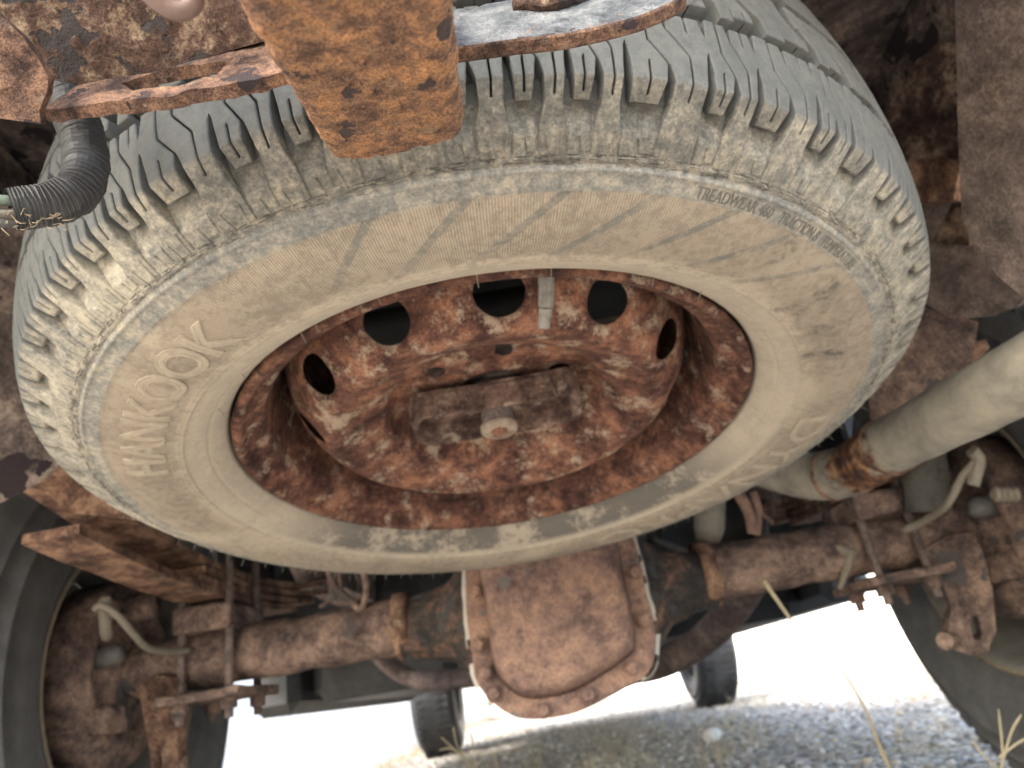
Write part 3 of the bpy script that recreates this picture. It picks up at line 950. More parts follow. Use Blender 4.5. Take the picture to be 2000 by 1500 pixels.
def tyre_mat():
    g = G('dusty_tyre_rubber')
    co = g.objco(spare)
    sx = g.new('ShaderNodeSeparateXYZ')
    g.put(sx.inputs[0], co)
    x, y, z = sx.outputs
    r = g.math('SQRT', g.math('ADD', g.math('MULTIPLY', x, x), g.math('MULTIPLY', y, y)))
    th = g.math('ARCTAN2', y, x)
    n1 = g.noise(co, 24, 4, 0.7)
    n2 = g.noise(co, 150, 3, 0.75)
    n3 = g.noise(co, 560, 2, 0.7)
    n0 = g.noise(co, 6.5, 2, 0.6)
    mixn = g.math('ADD', g.math('MULTIPLY', n1, 0.55), g.math('MULTIPLY', n2, 0.45))
    mixn = g.math('ADD', mixn, g.math('MULTIPLY', g.math('SUBTRACT', n3, 0.5), 0.25))
    RUB = (0.085, 0.092, 0.095)
    GREY = (0.185, 0.19, 0.183)
    TAN = (0.43, 0.355, 0.252)
    PALE = (0.53, 0.465, 0.375)
    spk = g.math('ADD', g.math('MULTIPLY', n1, 0.30), g.math('ADD', g.math('MULTIPLY', n2, 0.45), g.math('MULTIPLY', n3, 0.25)))
    spk = g.math('ADD', g.math('MULTIPLY', g.math('SUBTRACT', spk, 0.5), 2.3), 0.5)
    # tread faces: even thin grey dust
    ctread = g.mix(g.step(mixn, 0.32, 0.66), (0.118, 0.126, 0.127), (0.175, 0.181, 0.176))
    # buttress: speckled grey rubber and tan mud
    cbut = g.ramp(g.math('ADD', spk, g.math('MULTIPLY', g.math('SUBTRACT', n0, 0.5), 0.35)), [(0.24, (0.15, 0.15, 0.142)), (0.44, (0.245, 0.237, 0.212)), (0.60, (0.36, 0.335, 0.28)), (0.78, (0.47, 0.43, 0.35))])
    rear_sector = g.math('MULTIPLY', g.math('MULTIPLY', g.step(y, -0.24, -0.31), g.step(x, -0.16, -0.04)), g.step(x, 0.26, 0.14))  # sector on the rear side where the buttress is darker
    cbut = g.mix(g.math('MULTIPLY', rear_sector, 0.75), cbut, g.ramp(spk, [(0.3, (0.085, 0.085, 0.08)), (0.55, (0.155, 0.15, 0.135)), (0.75, (0.30, 0.27, 0.215))]))
    # text band
    cband = g.ramp(g.math('ADD', spk, g.math('MULTIPLY', g.math('SUBTRACT', n0, 0.5), 0.5)), [(0.26, (0.155, 0.16, 0.157)), (0.50, (0.26, 0.256, 0.236)), (0.72, (0.42, 0.38, 0.31))])
    # sidewall
    cside = g.mix(g.math('MULTIPLY', g.step(spk, 0.62, 0.30), 0.8), (0.45, 0.388, 0.31), (0.29, 0.25, 0.205))
    cside = g.mix(g.math('MULTIPLY', g.step(n0, 0.52, 0.72), 0.6), cside, PALE)
    # smudges where the dust is rubbed off, right-hand and front side
    sm = g.noise(g.off(co, (0.3, 1.9, 0)), 15, 3, 0.7, 0.5)
    smask = g.math('MULTIPLY', g.step(sm, 0.53, 0.63), g.step(n2, 0.38, 0.62))
    sect = g.math('MULTIPLY', g.step(x, 0.10, 0.22), g.step(y, 0.16, -0.05))
    sect2 = g.math('MULTIPLY', g.step(x, -0.05, -0.2), g.step(y, -0.1, 0.1))
    sect = g.math('MAXIMUM', sect, g.math('MULTIPLY', sect2, 0.6))
    cside = g.mix(g.math('MULTIPLY', g.math('MULTIPLY', smask, sect), 0.9), cside, (0.115, 0.112, 0.105))
    # slanted smooth bands between the fine ribs
    q = g.math('ADD', g.math('MULTIPLY', th, 38.0 / (2 * PI)), g.math('MULTIPLY', g.math('SUBTRACT', r, 0.307), -22.0))
    q = g.math('FRACT', g.math('ADD', q, 40.35))
    band = g.math('MULTIPLY', g.step(q, 0.0, 0.02), g.step(q, 0.17, 0.14))
    asect = g.math('MULTIPLY', g.step(y, -0.16, -0.20), g.step(x, -0.09, -0.05))
    band = g.math('MULTIPLY', band, asect)
    cside = g.mix(g.math('MULTIPLY', band, g.step(r, 0.252, 0.275)), cside, g.mix(g.step(spk, 0.35, 0.75), (0.185, 0.18, 0.165), (0.33, 0.29, 0.235)))
    # bead zone: rubbed dark ring on the far side
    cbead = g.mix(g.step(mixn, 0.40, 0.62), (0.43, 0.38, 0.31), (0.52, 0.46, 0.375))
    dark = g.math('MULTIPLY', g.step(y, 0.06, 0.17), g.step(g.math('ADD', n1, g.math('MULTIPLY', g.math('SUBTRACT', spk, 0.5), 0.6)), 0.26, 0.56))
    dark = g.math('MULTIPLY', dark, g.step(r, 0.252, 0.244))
    dark = g.math('MAXIMUM', dark, g.math('MULTIPLY', g.step(r, 0.2265, 0.2235), 0.7))  # thin shadow against the rim lip painted into the bead, all round
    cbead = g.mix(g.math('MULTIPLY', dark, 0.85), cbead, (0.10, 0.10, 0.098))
    zb = g.math('MULTIPLY', z, -1.0)
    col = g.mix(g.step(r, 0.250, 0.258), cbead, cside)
    col = g.mix(g.step(r, 0.3055, 0.3085), col, cband)
    col = g.mix(g.step(r, 0.3185, 0.322), col, cbut)
    ut = g.math('MULTIPLY', g.step(r, 0.338, 0.345), g.step(g.math('ADD', z, g.math('MULTIPLY', g.math('SUBTRACT', n2, 0.5), 0.005)), -0.0015, 0.0025))
    col = g.mix(ut, col, ctread)
    # radial serration ribs on the sidewall, fine cracks in the shoulder
    rib = g.math('SINE', g.math('MULTIPLY', th, 1150.0))
    ribm = g.math('MULTIPLY', g.math('MULTIPLY', g.step(r, 0.258, 0.268), g.step(r, 0.307, 0.3055)), g.math('SUBTRACT', 1.0, band))
    ribm = g.math('MULTIPLY', ribm, g.step(n0, 0.66, 0.50))
    col = g.mix(g.math('MULTIPLY', g.math('MULTIPLY', ribm, g.step(rib, 0.2, -0.7)), 0.42), col, (0.15, 0.125, 0.10))
    cv = g.new('ShaderNodeCombineXYZ')
    g.put(cv.inputs[0], g.math('MULTIPLY', th, 9.0))
    g.put(cv.inputs[1], g.math('MULTIPLY', r, 260.0))
    cn = g.noise(cv.outputs[0], 1.0, 3, 0.65)
    ck = g.math('MULTIPLY', g.step(g.math('ABSOLUTE', g.math('SUBTRACT', cn, 0.5)), 0.022, 0.004), g.math('MULTIPLY', g.step(r, 0.3185, 0.3205), g.step(r, 0.3265, 0.3240)))
    col = g.mix(g.math('MULTIPLY', ck, 0.65), col, (0.05, 0.045, 0.04))
    h = g.math('ADD', g.math('MULTIPLY', g.math('MULTIPLY', rib, ribm), 0.45), g.math('ADD', g.math('MULTIPLY', n2, 0.8), g.math('MULTIPLY', n3, 0.4)))
    g.b.inputs['Specular IOR Level'].default_value = 0.2
    h = g.math('SUBTRACT', h, g.math('MULTIPLY', ck, 0.8))
    return g.out(col, 0.93, h, 0.6, 0.0009)


M_TYRE = tyre_mat()

# outer profile (radius, distance below the rim-lip plane), tread centre -> shoulder corner -> bead
CORNER = 5
raw = [(.3705, -.095), (.3695, -.070), (.3677, -.046), (.3648, -.027), (.3612, -.012), (.357, -.0005),
       (.351, .0036), (.345, .0070), (.339, .0103), (.333, .0135), (.3275, .0161), (.3225, .0184), (.318, .0206), (.3125, .0228), (.3072, .0246),
       (.300, .0265), (.291, .0281), (.281, .0288), (.271, .0280), (.262, .0262), (.254, .0238), (.247, .0208), (.240, .0168), (.234, .0123), (.229, .0072), (.2252, .0015), (.2232, -.004)]


def resample(pts, step=0.001):
    P = [Vector((a, b, 0)) for a, b in pts]
    out = []
    for i in range(len(P) - 1):
        k = max(1, round((P[i + 1] - P[i]).length / step))
        for j in range(k):
            out.append(P[i].lerp(P[i + 1], j / k))
    out.append(P[-1])
    # smoothing, keep ends
    for _ in range(2):
        out = [out[0]] + [(out[i - 1] + 2 * out[i] + out[i + 1]) / 4 for i in range(1, len(out) - 1)] + [out[-1]]
    return out


crv = resample(raw)
acc = [0.0]
for i in range(1, len(crv)):
    acc.append(acc[-1] + (crv[i] - crv[i - 1]).length)
cx, cy = raw[CORNER]
ic = min(range(len(crv)), key=lambda i: (crv[i].x - cx) ** 2 + (crv[i].y - cy) ** 2)
S_ARR = np.array(acc) - acc[ic]
RX = np.array([p.x for p in crv])
ZB = np.array([p.y for p in crv])
tx, tz = np.gradient(RX), np.gradient(ZB)
ln = np.hypot(tx, tz)
NX, NZ = tz / ln, -tx / ln            # outward normal in (r, zb)
S_C = float(S_ARR[0])                # tread centre


SB = float(S_ARR[np.argmin(np.abs(RX - 0.3225) + (ZB < 0))])      # foot of the shoulder


def depth(s):
    return float(np.interp(s, [-0.09, 0.0, 0.009, 0.0145, 0.026, SB - 0.003, SB + 0.001], [0.0125, 0.0118, 0.0105, 0.0072, 0.0012, 0.0009, 0.0]))


def surf(th, s, h):
    rr = float(np.interp(s, S_ARR, RX)) + h * float(np.interp(s, S_ARR, NX))
    zz = float(np.interp(s, S_ARR, ZB)) + h * float(np.interp(s, S_ARR, NZ))
    return (rr * math.cos(th), rr * math.sin(th), -zz)


# carcass
prof = []
for s in list(np.arange(S_C, 0, 0.004)) + list(np.arange(0, 0.038, 0.0015)) + list(np.arange(0.038, float(S_ARR[-1]), 0.0011)):
    h = -depth(s)
    rr = float(np.interp(s, S_ARR, RX))
    h += 0.0011 * math.exp(-((s - SB - 0.0052) / 0.0009) ** 2)          # raised ring at the shoulder
    h -= 0.0013 * math.exp(-((s - SB - 0.0019) / 0.0008) ** 2)          # groove
    if 0.3072 > rr > 0.258:
        h -= 0.0007                                                # serrated panel lies a little lower
    h += 0.0010 * math.exp(-((rr - 0.2545) / 0.0006) ** 2)         # moulded ring line
    h -= 0.0007 * math.exp(-((rr - 0.2375) / 0.0006) ** 2)
    q = surf(0, s, h)
    prof.append((q[0], q[2]))
back = [(r_, 0.19 - z_) for (r_, z_) in prof]
full = list(reversed(back[1::4])) + prof
v, f = lathe(full, 400, Matrix.Identity(4))
tyre = mesh_obj('tyre', v, f, M_TYRE, spare, True, world=False)

# ---- tread pitch sequence (degrees), measured where the photo shows it
seq_known = [(235.5, 5.5), (241.0, 5.0), (246.0, 7.2), (253.2, 5.5), (258.7, 5.0), (263.7, 7.2), (270.9, 5.6), (276.5, 4.7), (281.2, 4.7), (285.9, 7.3), (293.2, 4.9), (298.1, 6.9), (305.0, 5.0)]
starts = [a for a, _ in seq_known]
pit = [b for _, b in seq_known]
a = 310.0
cls = [7.0, 5.0, 5.6, 4.9, 7.0, 5.6, 5.0]
i = 0
while a < 360 + 235.5 - 10:
    starts.append(a)
    pit.append(cls[i % 7])
    a += cls[i % 7]
    i += 1
rest = 595.5 - a
k = round(rest / 5.6)
for j in range(k):
    starts.append(a)
    pit.append(rest / k)
    a += rest / k
NP = len(starts)
pit = [round(p * 2) / 2 if False else p for p in pit]

SIN = -0.0430                       # inner edge of the shoulder row


def w2s(w):
    return SIN * (1 - w)


def pw(pts):
    xs_ = [p[0] for p in pts]
    ys_ = [p[1] for p in pts]
    return lambda s: float(np.interp(s, xs_, ys_))


SIP = 0.00062
# centre lines (fraction of pitch) and half gaps (m) as functions of s
L0c, L0g = pw([(w2s(0), 0.0), (0.02, 0.0)]), pw([(w2s(0), 0.0022), (w2s(0.2), 0.0010), (w2s(0.30), 0.0), (w2s(0.52), 0.0), (w2s(0.58), 0.0009), (w2s(0.8), 0.0020), (0.0, 0.0024), (0.005, 0.0027), (0.012, 0.0030), (0.022, 0.0008), (0.03, 0.0005)])
L1c, L1g = pw([(w2s(0.5), 0.13), (w2s(0.74), 0.255), (0.01, 0.255)]), pw([(w2s(0.75), 0.0), (w2s(0.78), SIP), (0.0075, SIP), (0.0080, 0.0)])
L2c, L2g = pw([(w2s(0), 0.27), (w2s(0.48), 0.275), (w2s(0.80), 0.49), (0.0, 0.50), (0.02, 0.47)]), pw([(w2s(0), SIP), (w2s(0.79), SIP), (w2s(0.84), 0.0012), (w2s(0.93), 0.0020), (0.0, 0.0024), (0.005, 0.0027), (0.012, 0.0030), (0.022, 0.0008), (0.03, 0.0005)])
L3c, L3g = pw([(w2s(0), 0.50), (w2s(0.28), 0.515), (w2s(0.64), 0.755), (0.0, 0.765), (0.009, 0.745), (0.02, 0.74)]), pw([(w2s(0), 0.0020), (w2s(0.12), 0.0011), (w2s(0.25), SIP), (0.0085, SIP), (0.0092, 0.0)])
L4c, L4g = pw([(w2s(0), 0.77), (w2s(0.3), 0.775), (w2s(0.6), 0.89), (0.02, 0.89)]), pw([(w2s(0), SIP), (w2s(0.26), SIP), (w2s(0.30), 0.0)])


def strip(out, cl, gl, cr, gr, ss, pl_, pr_, tl, tr, top=0.0, chs=0.0006, base=None):
    """one lug between two lines; pl_/pr_ pitch angles (rad), tl/tr start angle of the pitch each line belongs to"""
    V, F = out
    rows = []
    first, last = ss[0], ss[-1]

    def row(s, mode):
        rr = float(np.interp(s, S_ARR, RX))
        a0 = tl + cl(s) * pl_ + gl(s) / rr
        a1 = tr + cr(s) * pr_ - gr(s) / rr
        if a1 < a0 + 0.0006:
            m_ = (a0 + a1) / 2
            a0, a1 = m_ - 0.0003, m_ + 0.0003
        t_ = top(s) if callable(top) else top
        hb = -depth(s) - 0.0012 if base is None else base
        c0 = chs if gl(s) > 0 else 0.0
        c1 = chs if gr(s) > 0 else 0.0
        if mode == 0:
            hs = [hb] * 7
        elif mode == 1:
            hs = [hb] + [t_ - chs] * 5 + [hb]
        else:
            hs = [hb, t_ - c0, t_, t_, t_, t_ - c1, hb]
        an = [a0, a0, a0 + c0 / rr, (a0 + a1) / 2, a1 - c1 / rr, a1, a1]
        for aa, hh in zip(an, hs):
            V.append(surf(aa, s, hh))
        rows.append(len(V) - 7)

    row(first, 0)
    row(first, 1)
    row(first + chs, 2)
    for s in ss[1:-1]:
        row(s, 2)
    row(last - chs, 2)
    row(last, 1)
    row(last, 0)
    for a_, b_ in zip(rows[:-1], rows[1:]):
        for k_ in range(6):
            F.append((a_ + k_, a_ + k_ + 1, b_ + k_ + 1, b_ + k_))


def ssamp(a_, b_, extra=()):
    n_ = max(2, int((b_ - a_) / 0.003))
    base_ = set(np.round(np.linspace(a_, b_, n_ + 1), 5))
    for e in extra:
        if a_ + 0.0008 < e < b_ - 0.0008:
            base_.add(round(e, 5))
    out_ = sorted(base_)
    res = [out_[0]]
    for q_ in out_[1:]:
        if q_ - res[-1] > 0.0005:
            res.append(q_)
    res[-1] = out_[-1]
    return res


EX = [w2s(w) for w in (0.2, 0.25, 0.26, 0.28, 0.3, 0.48, 0.52, 0.6, 0.64, 0.75, 0.78, 0.79, 0.8, 0.84, 0.93)] + [0.0, 0.001, 0.0058, 0.0063, 0.0075, 0.0080, 0.0085, 0.0092, 0.011, 0.022]
cache = {}


def add_piece(name, key, build, ang, mirror=False, parent=None):
    if key not in cache:
        out = ([], [])
        build(out)
        o = mesh_obj(name, out[0], out[1], M_TYRE, parent or tyre, False, world=False)
        cache[key] = o
    else:
        o = link(cache[key].copy(), parent or tyre)
    o.rotation_euler = (PI if mirror else 0.0, 0, ang)
    o.location = (0, 0, 0.19 if mirror else 0.0)
    return o


ENDA, ENDB = SB - 0.002, 0.0118


def topA(s):
    return float(np.interp(s, [-0.04, 0.0, 0.012, 0.03, SB], [0.0, 0.0, 0.0001, 0.0001, -0.0001]))


far_rows = ([], [])
for i in range(NP):
    p = round(pit[i], 2)
    p2 = round(pit[(i + 1) % NP], 2)
    pr, pr2 = R(p), R(p2)
    ang = R(starts[i])

    def lugA(out):
        strip(out, L2c, L2g, L3c, L3g, ssamp(SIN, ENDA, EX), pr, pr, 0, 0, topA)

    def lugB(out):
        strip(out, L3c, L3g, L4c, L4g, ssamp(SIN + 0.001, ENDA, EX), pr, pr, 0, 0, topA)
        strip(out, L4c, L4g, L0c, L0g, ssamp(SIN + 0.001, ENDA, EX), pr, pr2, 0, pr, topA)
        tb = lambda s: -0.0026 * max(0.0, s) / 0.012
        strip(out, L0c, L0g, L1c, L1g, ssamp(SIN - 0.001, ENDB, EX), pr2, pr2, pr, pr, tb)
        strip(out, L1c, L1g, L2c, L2g, ssamp(SIN - 0.001, ENDB, EX), pr2, pr2, pr, pr, tb)

    add_piece('tread_block', ('A', p), lugA, ang)
    add_piece('tread_block', ('B', p, p2), lugB, ang)
    # lower shoulder plate with a raised L rib
    zero = lambda s: 0.0

    def plate_(out):
        c = lambda k_: (lambda s: k_)
        e = ENDA
        gd = lambda s: 0.0005
        gh = lambda s: 0.00035
        tp_ = lambda s: float(np.interp(s, [0.0235, 0.0275, 0.04], [-0.0017, -0.0002, 0.0]))
        mid_ = pw([(0.026, 0.22), (0.04, 0.29)])
        gm = pw([(0.0280, 0.0), (0.0285, 0.00035), (0.04, 0.00035)])
        strip(out, c(0.0), gd, mid_, gm, ssamp(0.0235, e, (0.028, 0.0285)), pr, pr, 0, 0, tp_)
        strip(out, mid_, gm, c(0.465), gd, ssamp(0.0235, e - 0.002, (0.028, 0.0285)), pr, pr, 0, 0, tp_)
        zr = lambda s: 0.0
        # moulded ribs and cuts along the foot of the shoulder
        strip(out, c(0.02), zr, c(0.27), zr, ssamp(e + 0.0002, e + 0.0014), pr, pr, 0, 0, 0.0006)
        strip(out, pw([(0.026, 0.60), (0.04, 0.66)]), zr, pw([(0.026, 0.615), (0.04, 0.675)]), zr, ssamp(e - 0.010, e + 0.001), pr, pr, 0, 0, 0.0008)
        strip(out, c(0.50), zr, c(0.64), zr, ssamp(e + 0.0010, e + 0.0022), pr, pr, 0, 0, 0.0006)
        strip(out, pw([(0.02, 0.90), (0.04, 0.87)]), zr, pw([(0.02, 0.912), (0.04, 0.882)]), zr, ssamp(e - 0.013, e), pr, pr, 0, 0, 0.0008)

    add_piece('shoulder_plate', ('P', p), plate_, ang)

    # second row
    I0, I1 = -0.0515, -0.0920
    tt = lambda s: (I0 - s) / (I0 - I1)
    sk = pw([(0.0, 0.0), (0.25, -0.02), (0.62, -0.36), (1.0, -0.42)])

    def lane(k_, extra=0.0):
        return lambda s: k_ + sk(tt(s))

    g_e = lambda s: 0.0042 if tt(s) < 0.55 else 0.0026
    g_s = lambda s: SIP * 0.9
    g_h = lambda s: SIP if tt(s) < 0.45 else 0.0

    def rowI(out):
        ex = [I0 - (I0 - I1) * t_ for t_ in (0.25, 0.44, 0.46, 0.54, 0.56, 0.62)]
        strip(out, lane(0.0), g_e, lane(0.42), g_s, ssamp(I1, I0 + 0.001, ex), pr, pr, 0, 0)
        strip(out, lane(0.42), g_s, lane(0.70), g_h, ssamp(I1 + 0.002, I0 - 0.003, ex), pr, pr, 0, 0)
        strip(out, lane(0.70), g_h, lane(1.0), g_e, ssamp(I1 + 0.002, I0 - 0.003, ex), pr, pr, 0, 0)

    add_piece('tread_block', ('I', p), rowI, ang + 0.03)
    add_piece('tread_block', ('I', p), rowI, -ang + 0.05, True)
    # upper shoulder row, out of reach of the eye except for its outline
    tmp = ([], [])
    strip(tmp, L3c, L3g, L0c, L0g, ssamp(SIN, 0.02), pr, pr, 0, pr)
    strip(tmp, L0c, L0g, L2c, L2g, ssamp(SIN, 0.01), pr, pr, 0, 0)
    strip(tmp, L2c, L2g, L3c, L3g, ssamp(SIN, 0.02), pr, pr, 0, 0)
    ca, sa = math.cos(-ang), math.sin(-ang)
    o_ = len(far_rows[0])
    far_rows[0].extend([(ca * q[0] + sa * q[1], sa * q[0] - ca * q[1], 0.19 - q[2]) for q in tmp[0]])
    far_rows[1].extend([tuple(j + o_ for j in reversed(ff)) for ff in tmp[1]])
fr = mesh_obj('upper_shoulder_tread', far_rows[0], far_rows[1], M_TYRE, tyre, False, world=False)
fr['kind'] = 'stuff'

# ---- lettering moulded on the sidewall


def arc_text(name, txt, r_base, height, th0, th1, lift, material, bold=0.0, fill=True, parent=None):
    cu = bpy.data.curves.new('txt', 'FONT')
    cu.body = txt
    cu.size = 1.0
    cu.fill_mode = 'BOTH' if fill else 'NONE'
    cu.extrude = 0.02
    cu.offset = bold
    if not fill:
        cu.bevel_depth = 0.018
        cu.bevel_resolution = 0
        cu.extrude = 0.0
    to = bpy.data.objects.new('txt', cu)
    COL.objects.link(to)
    bpy.context.view_layer.update()
    me = bpy.data.meshes.new_from_object(to.evaluated_get(bpy.context.evaluated_depsgraph_get()))
    bpy.data.objects.remove(to)
    bm = bmesh.new()
    bm.from_mesh(me)
    bpy.data.meshes.remove(me)
    xs_ = [q.co.x for q in bm.verts]
    ys_ = [q.co.y for q in bm.verts]
    x0, x1, y0, y1 = min(xs_), max(xs_), min(ys_), max(ys_)
    for kk in range(1, 8):
        bmesh.ops.bisect_plane(bm, geom=bm.verts[:] + bm.edges[:] + bm.faces[:], plane_co=(0, y0 + (y1 - y0) * kk / 8, 0), plane_no=(0, 1, 0))
    nn = 6 * len(txt)
    for kk in range(1, nn):
        bmesh.ops.bisect_plane(bm, geom=bm.verts[:] + bm.edges[:] + bm.faces[:], plane_co=(x0 + (x1 - x0) * kk / nn, 0, 0), plane_no=(1, 0, 0))
    rr_desc = RX[::-1]
    s_desc = S_ARR[::-1]
    m_ = RX < 0.34
    rr_, s_ = RX[m_][::-1], S_ARR[m_][::-1]
    for q in bm.verts:
        fx = (q.co.x - x0) / (x1 - x0)
        fy = (q.co.y - y0) / (y1 - y0)
        rad = r_base + fy * height
        th = R(th0) + fx * R(th1 - th0)
        s = float(np.interp(rad, rr_, s_))
        hz_ = lift * (1.0 if q.co.z > 0.005 else (-0.6 if q.co.z < -0.005 else 0.4))
        base = -0.0007 if 0.3072 > rad > 0.258 else 0.0
        q.co = surf(th, s, base + hz_)
    return bm_obj(name, bm, material, parent or tyre, False, world=False)


M_LET = plain('letter_rubber_dark', (0.155, 0.15, 0.135), 0.85, 0.4, 200, 0.2)
M_LET2 = plain('letter_rubber_dusty', (0.43, 0.375, 0.30), 0.9, 0.22, 150, 0.3)
M_LET3 = plain('letter_edge_dusty', (0.36, 0.31, 0.25), 0.9, 0.35, 150, 0.3)
arc_text('lettering', 'TREADWEAR 460', 0.3088, 0.0066, 295.0, 305.0, 0.0005, M_LET)
arc_text('lettering', 'TRACTION B', 0.3088, 0.0066, 306.2, 313.0, 0.0005, M_LET)
arc_text('lettering', 'TEMPERATURE', 0.3088, 0.0064, 314.0, 322.0, 0.0004, M_LET)
arc_text('lettering', 'HANKOOK', 0.2655, 0.029, 197.8, 240.0, 0.0008, M_LET2, bold=0.03)
arc_text('lettering', 'HANKOOK', 0.2650, 0.030, 197.6, 240.2, 0.0011, M_LET3, fill=False)
arc_text('lettering', 'DYNAPRO', 0.2655, 0.032, 363.8, 432.0, 0.0009, M_LET2, bold=0.01)
arc_text('lettering', 'DYNAPRO', 0.2650, 0.033, 363.6, 432.2, 0.0010, M_LET3, fill=False)

# ---- rubber vent hairs
hv = []
rg = random.Random(4)
for th, s_at in [(a_ + rg.uniform(-0.6, 0.6), 0.072) for a_ in np.arange(40, 150, 2.6)] + [(a_, 0.131) for a_ in (216, 228, 243, 246, 254, 257, 272, 283, 296, 300, 310, 196)] + [(a_, 0.004) for a_ in np.arange(5, 60, 3.1)] + [(a_, 0.056) for a_ in (262, 283, 247, 312, 231)] + [(a_ + rg.uniform(-1, 1), 0.045) for a_ in np.arange(130, 200, 4)]:
    b0 = Vector(surf(R(th), s_at, -0.0005))
    b1 = Vector(surf(R(th + rg.uniform(-0.25, 0.25)), s_at + rg.uniform(-0.001, 0.001), rg.uniform(0.004, 0.009)))
    v, f = tube([b0, b0.lerp(b1, 0.5), b1], [0.00035, 0.0003, 0.0002], 5)
    hv.append((v, f))
v, f = join(hv)
o = mesh_obj('vent_hairs', v, f, plain('hair_rubber', (0.22, 0.2, 0.17), 0.8, 0.2), tyre, False, world=False)
o['kind'] = 'stuff'

# ---- steel rim
NTH = 12
rimp = [(0.2215, -0.004), (0.2225, 0.0), (0.2212, 0.0035), (0.218, 0.0045), (0.2148, 0.0030), (0.2125, -0.001), (0.2100, -0.006), (0.2045, -0.009), (0.2000, -0.0115), (0.1975, -0.016), (0.1965, -0.024), (0.1945, -0.036), (0.1925, -0.050), (0.1895, -0.066), (0.1870, -0.086), (0.190, -0.12), (0.203, -0.17), (0.215, -0.188), (0.221, -0.192)]
v, f = lathe([(a_, -b_) for (a_, b_) in rimp], 180, Matrix.Identity(4))
rim = mesh_obj('rim', rough(v, 0.0006, 60), f, M_BARREL_SHADED, spare, True, world=False)
# disc with twelve round holes: grid in (theta, t) warped round each hole
dprof = [(0.1868, -0.085), (0.1845, -0.074), (0.1805, -0.058), (0.1755, -0.0425), (0.170, -0.0318), (0.165, -0.0243), (0.160, -0.0185), (0.155, -0.0133), (0.150, -0.0093), (0.145, -0.0072), (0.139, -0.0076), (0.132, -0.0098), (0.125, -0.0128), (0.118, -0.0162), (0.111, -0.0198), (0.105, -0.0235), (0.100, -0.0280), (0.0968, -0.0345), (0.0935, -0.0410), (0.088, -0.0452), (0.083, -0.0462), (0.07, -0.0465), (0.055, -0.0465), (0.032, -0.0455), (0.0305, -0.046), (0.030, -0.060)]
dl = [0.0]
for i in range(1, len(dprof)):
    dl.append(dl[-1] + math.hypot(dprof[i][0] - dprof[i - 1][0], dprof[i][1] - dprof[i - 1][1]))
DR = [q[0] for q in dprof]
DZ = [q[1] for q in dprof]


def dpt(l, th, h=0.0):
    rr = float(np.interp(l, dl, DR))
    zz = float(np.interp(l, dl, DZ))
    return (rr * math.cos(th), rr * math.sin(th), -zz + h)


bm = bmesh.new()
L_HOLE = float(np.interp(0.0245, [0.0185, 0.0243, 0.0305], [dl[6], dl[5], dl[4]]))
HR = 0.0192
L_END = dl[9] + 0.003
HALF = PI / 12
for k in range(12):
    t0 = R(277) + k * 2 * PI / 12
    # ring cells from hole circle out to the cell border
    NR, NS = 5, 48
    ring = []
    for j in range(NR + 1):
        rowv = []
        angs = [2 * PI * a_ / NS for a_ in range(NS)]
        for (qx, qy) in ((1, 1), (-1, 1), (1, -1), (-1, -1)):
            ca_ = math.atan2((L_END - L_HOLE) if qy > 0 else -L_HOLE, qx * HALF * 0.165) % (2 * PI)
            kk_ = min(range(NS), key=lambda w_: abs(angs[w_] - ca_))
            angs[kk_] = ca_
        for a_ in range(NS):
            an = angs[a_]
            c_, s_ = math.cos(an), math.sin(an)
            # border point on the rectangle cell
            ex_, el0, el1 = HALF, L_HOLE, L_END - L_HOLE
            kx = 1e9 if abs(c_) < 1e-9 else ex_ * 0.165 / abs(c_)
            ky = 1e9 if abs(s_) < 1e-9 else ((el1 if s_ > 0 else el0) / abs(s_))
            kb = min(kx, ky)
            t_ = (j / NR)
            d_ = HR + (kb - HR) * t_
            rowv.append(bm.verts.new(dpt(L_HOLE + s_ * d_, t0 + c_ * d_ / 0.165)))
        ring.append(rowv)
    for j in range(NR):
        for a_ in range(NS):
            b_ = (a_ + 1) % NS
            bm.faces.new((ring[j][a_], ring[j][b_], ring[j + 1][b_], ring[j + 1][a_]))
    # short turned-in collar of the hole
    inner = [bm.verts.new(Vector(q.co) + Vector((0, 0, 0.004))) for q in ring[0]]
    for a_ in range(NS):
        b_ = (a_ + 1) % NS
        bm.faces.new((inner[a_], inner[b_], ring[0][b_], ring[0][a_]))
bmesh.ops.remove_doubles(bm, verts=bm.verts, dist=0.0004)
# centre part: cone, well and hub pad, six lug holes cut by leaving cells open
NA = 180
ls = [L_END] + [q for q in np.linspace(L_END, dl[-1], 56)[1:]]
lug_r, lug_R = 0.0635, 0.0085
grid = []
for l in ls:
    grid.append([bm.verts.new(dpt(l, 2 * PI * a_ / NA)) for a_ in range(NA)])
lugs = [R(285 + 60 * q) for q in range(6)]


def in_lug(co):
    return any((co.x - lug_r * math.cos(q)) ** 2 + (co.y - lug_r * math.sin(q)) ** 2 < lug_R ** 2 for q in lugs)


for j in range(len(ls) - 1):
    for a_ in range(NA):
        b_ = (a_ + 1) % NA
        qd = (grid[j][a_], grid[j][b_], grid[j + 1][b_], grid[j + 1][a_])
        c_ = sum((q.co for q in qd), Vector()) / 4
        if in_lug(c_):
            continue
        bm.faces.new(qd)
for q, w in zip(bm.verts, rough([q.co.copy() for q in bm.verts], 0.0006, 45, 3.0)):
    q.co = w
disc = bm_obj('wheel_disc', bm, M_RIM, rim, True, world=False)
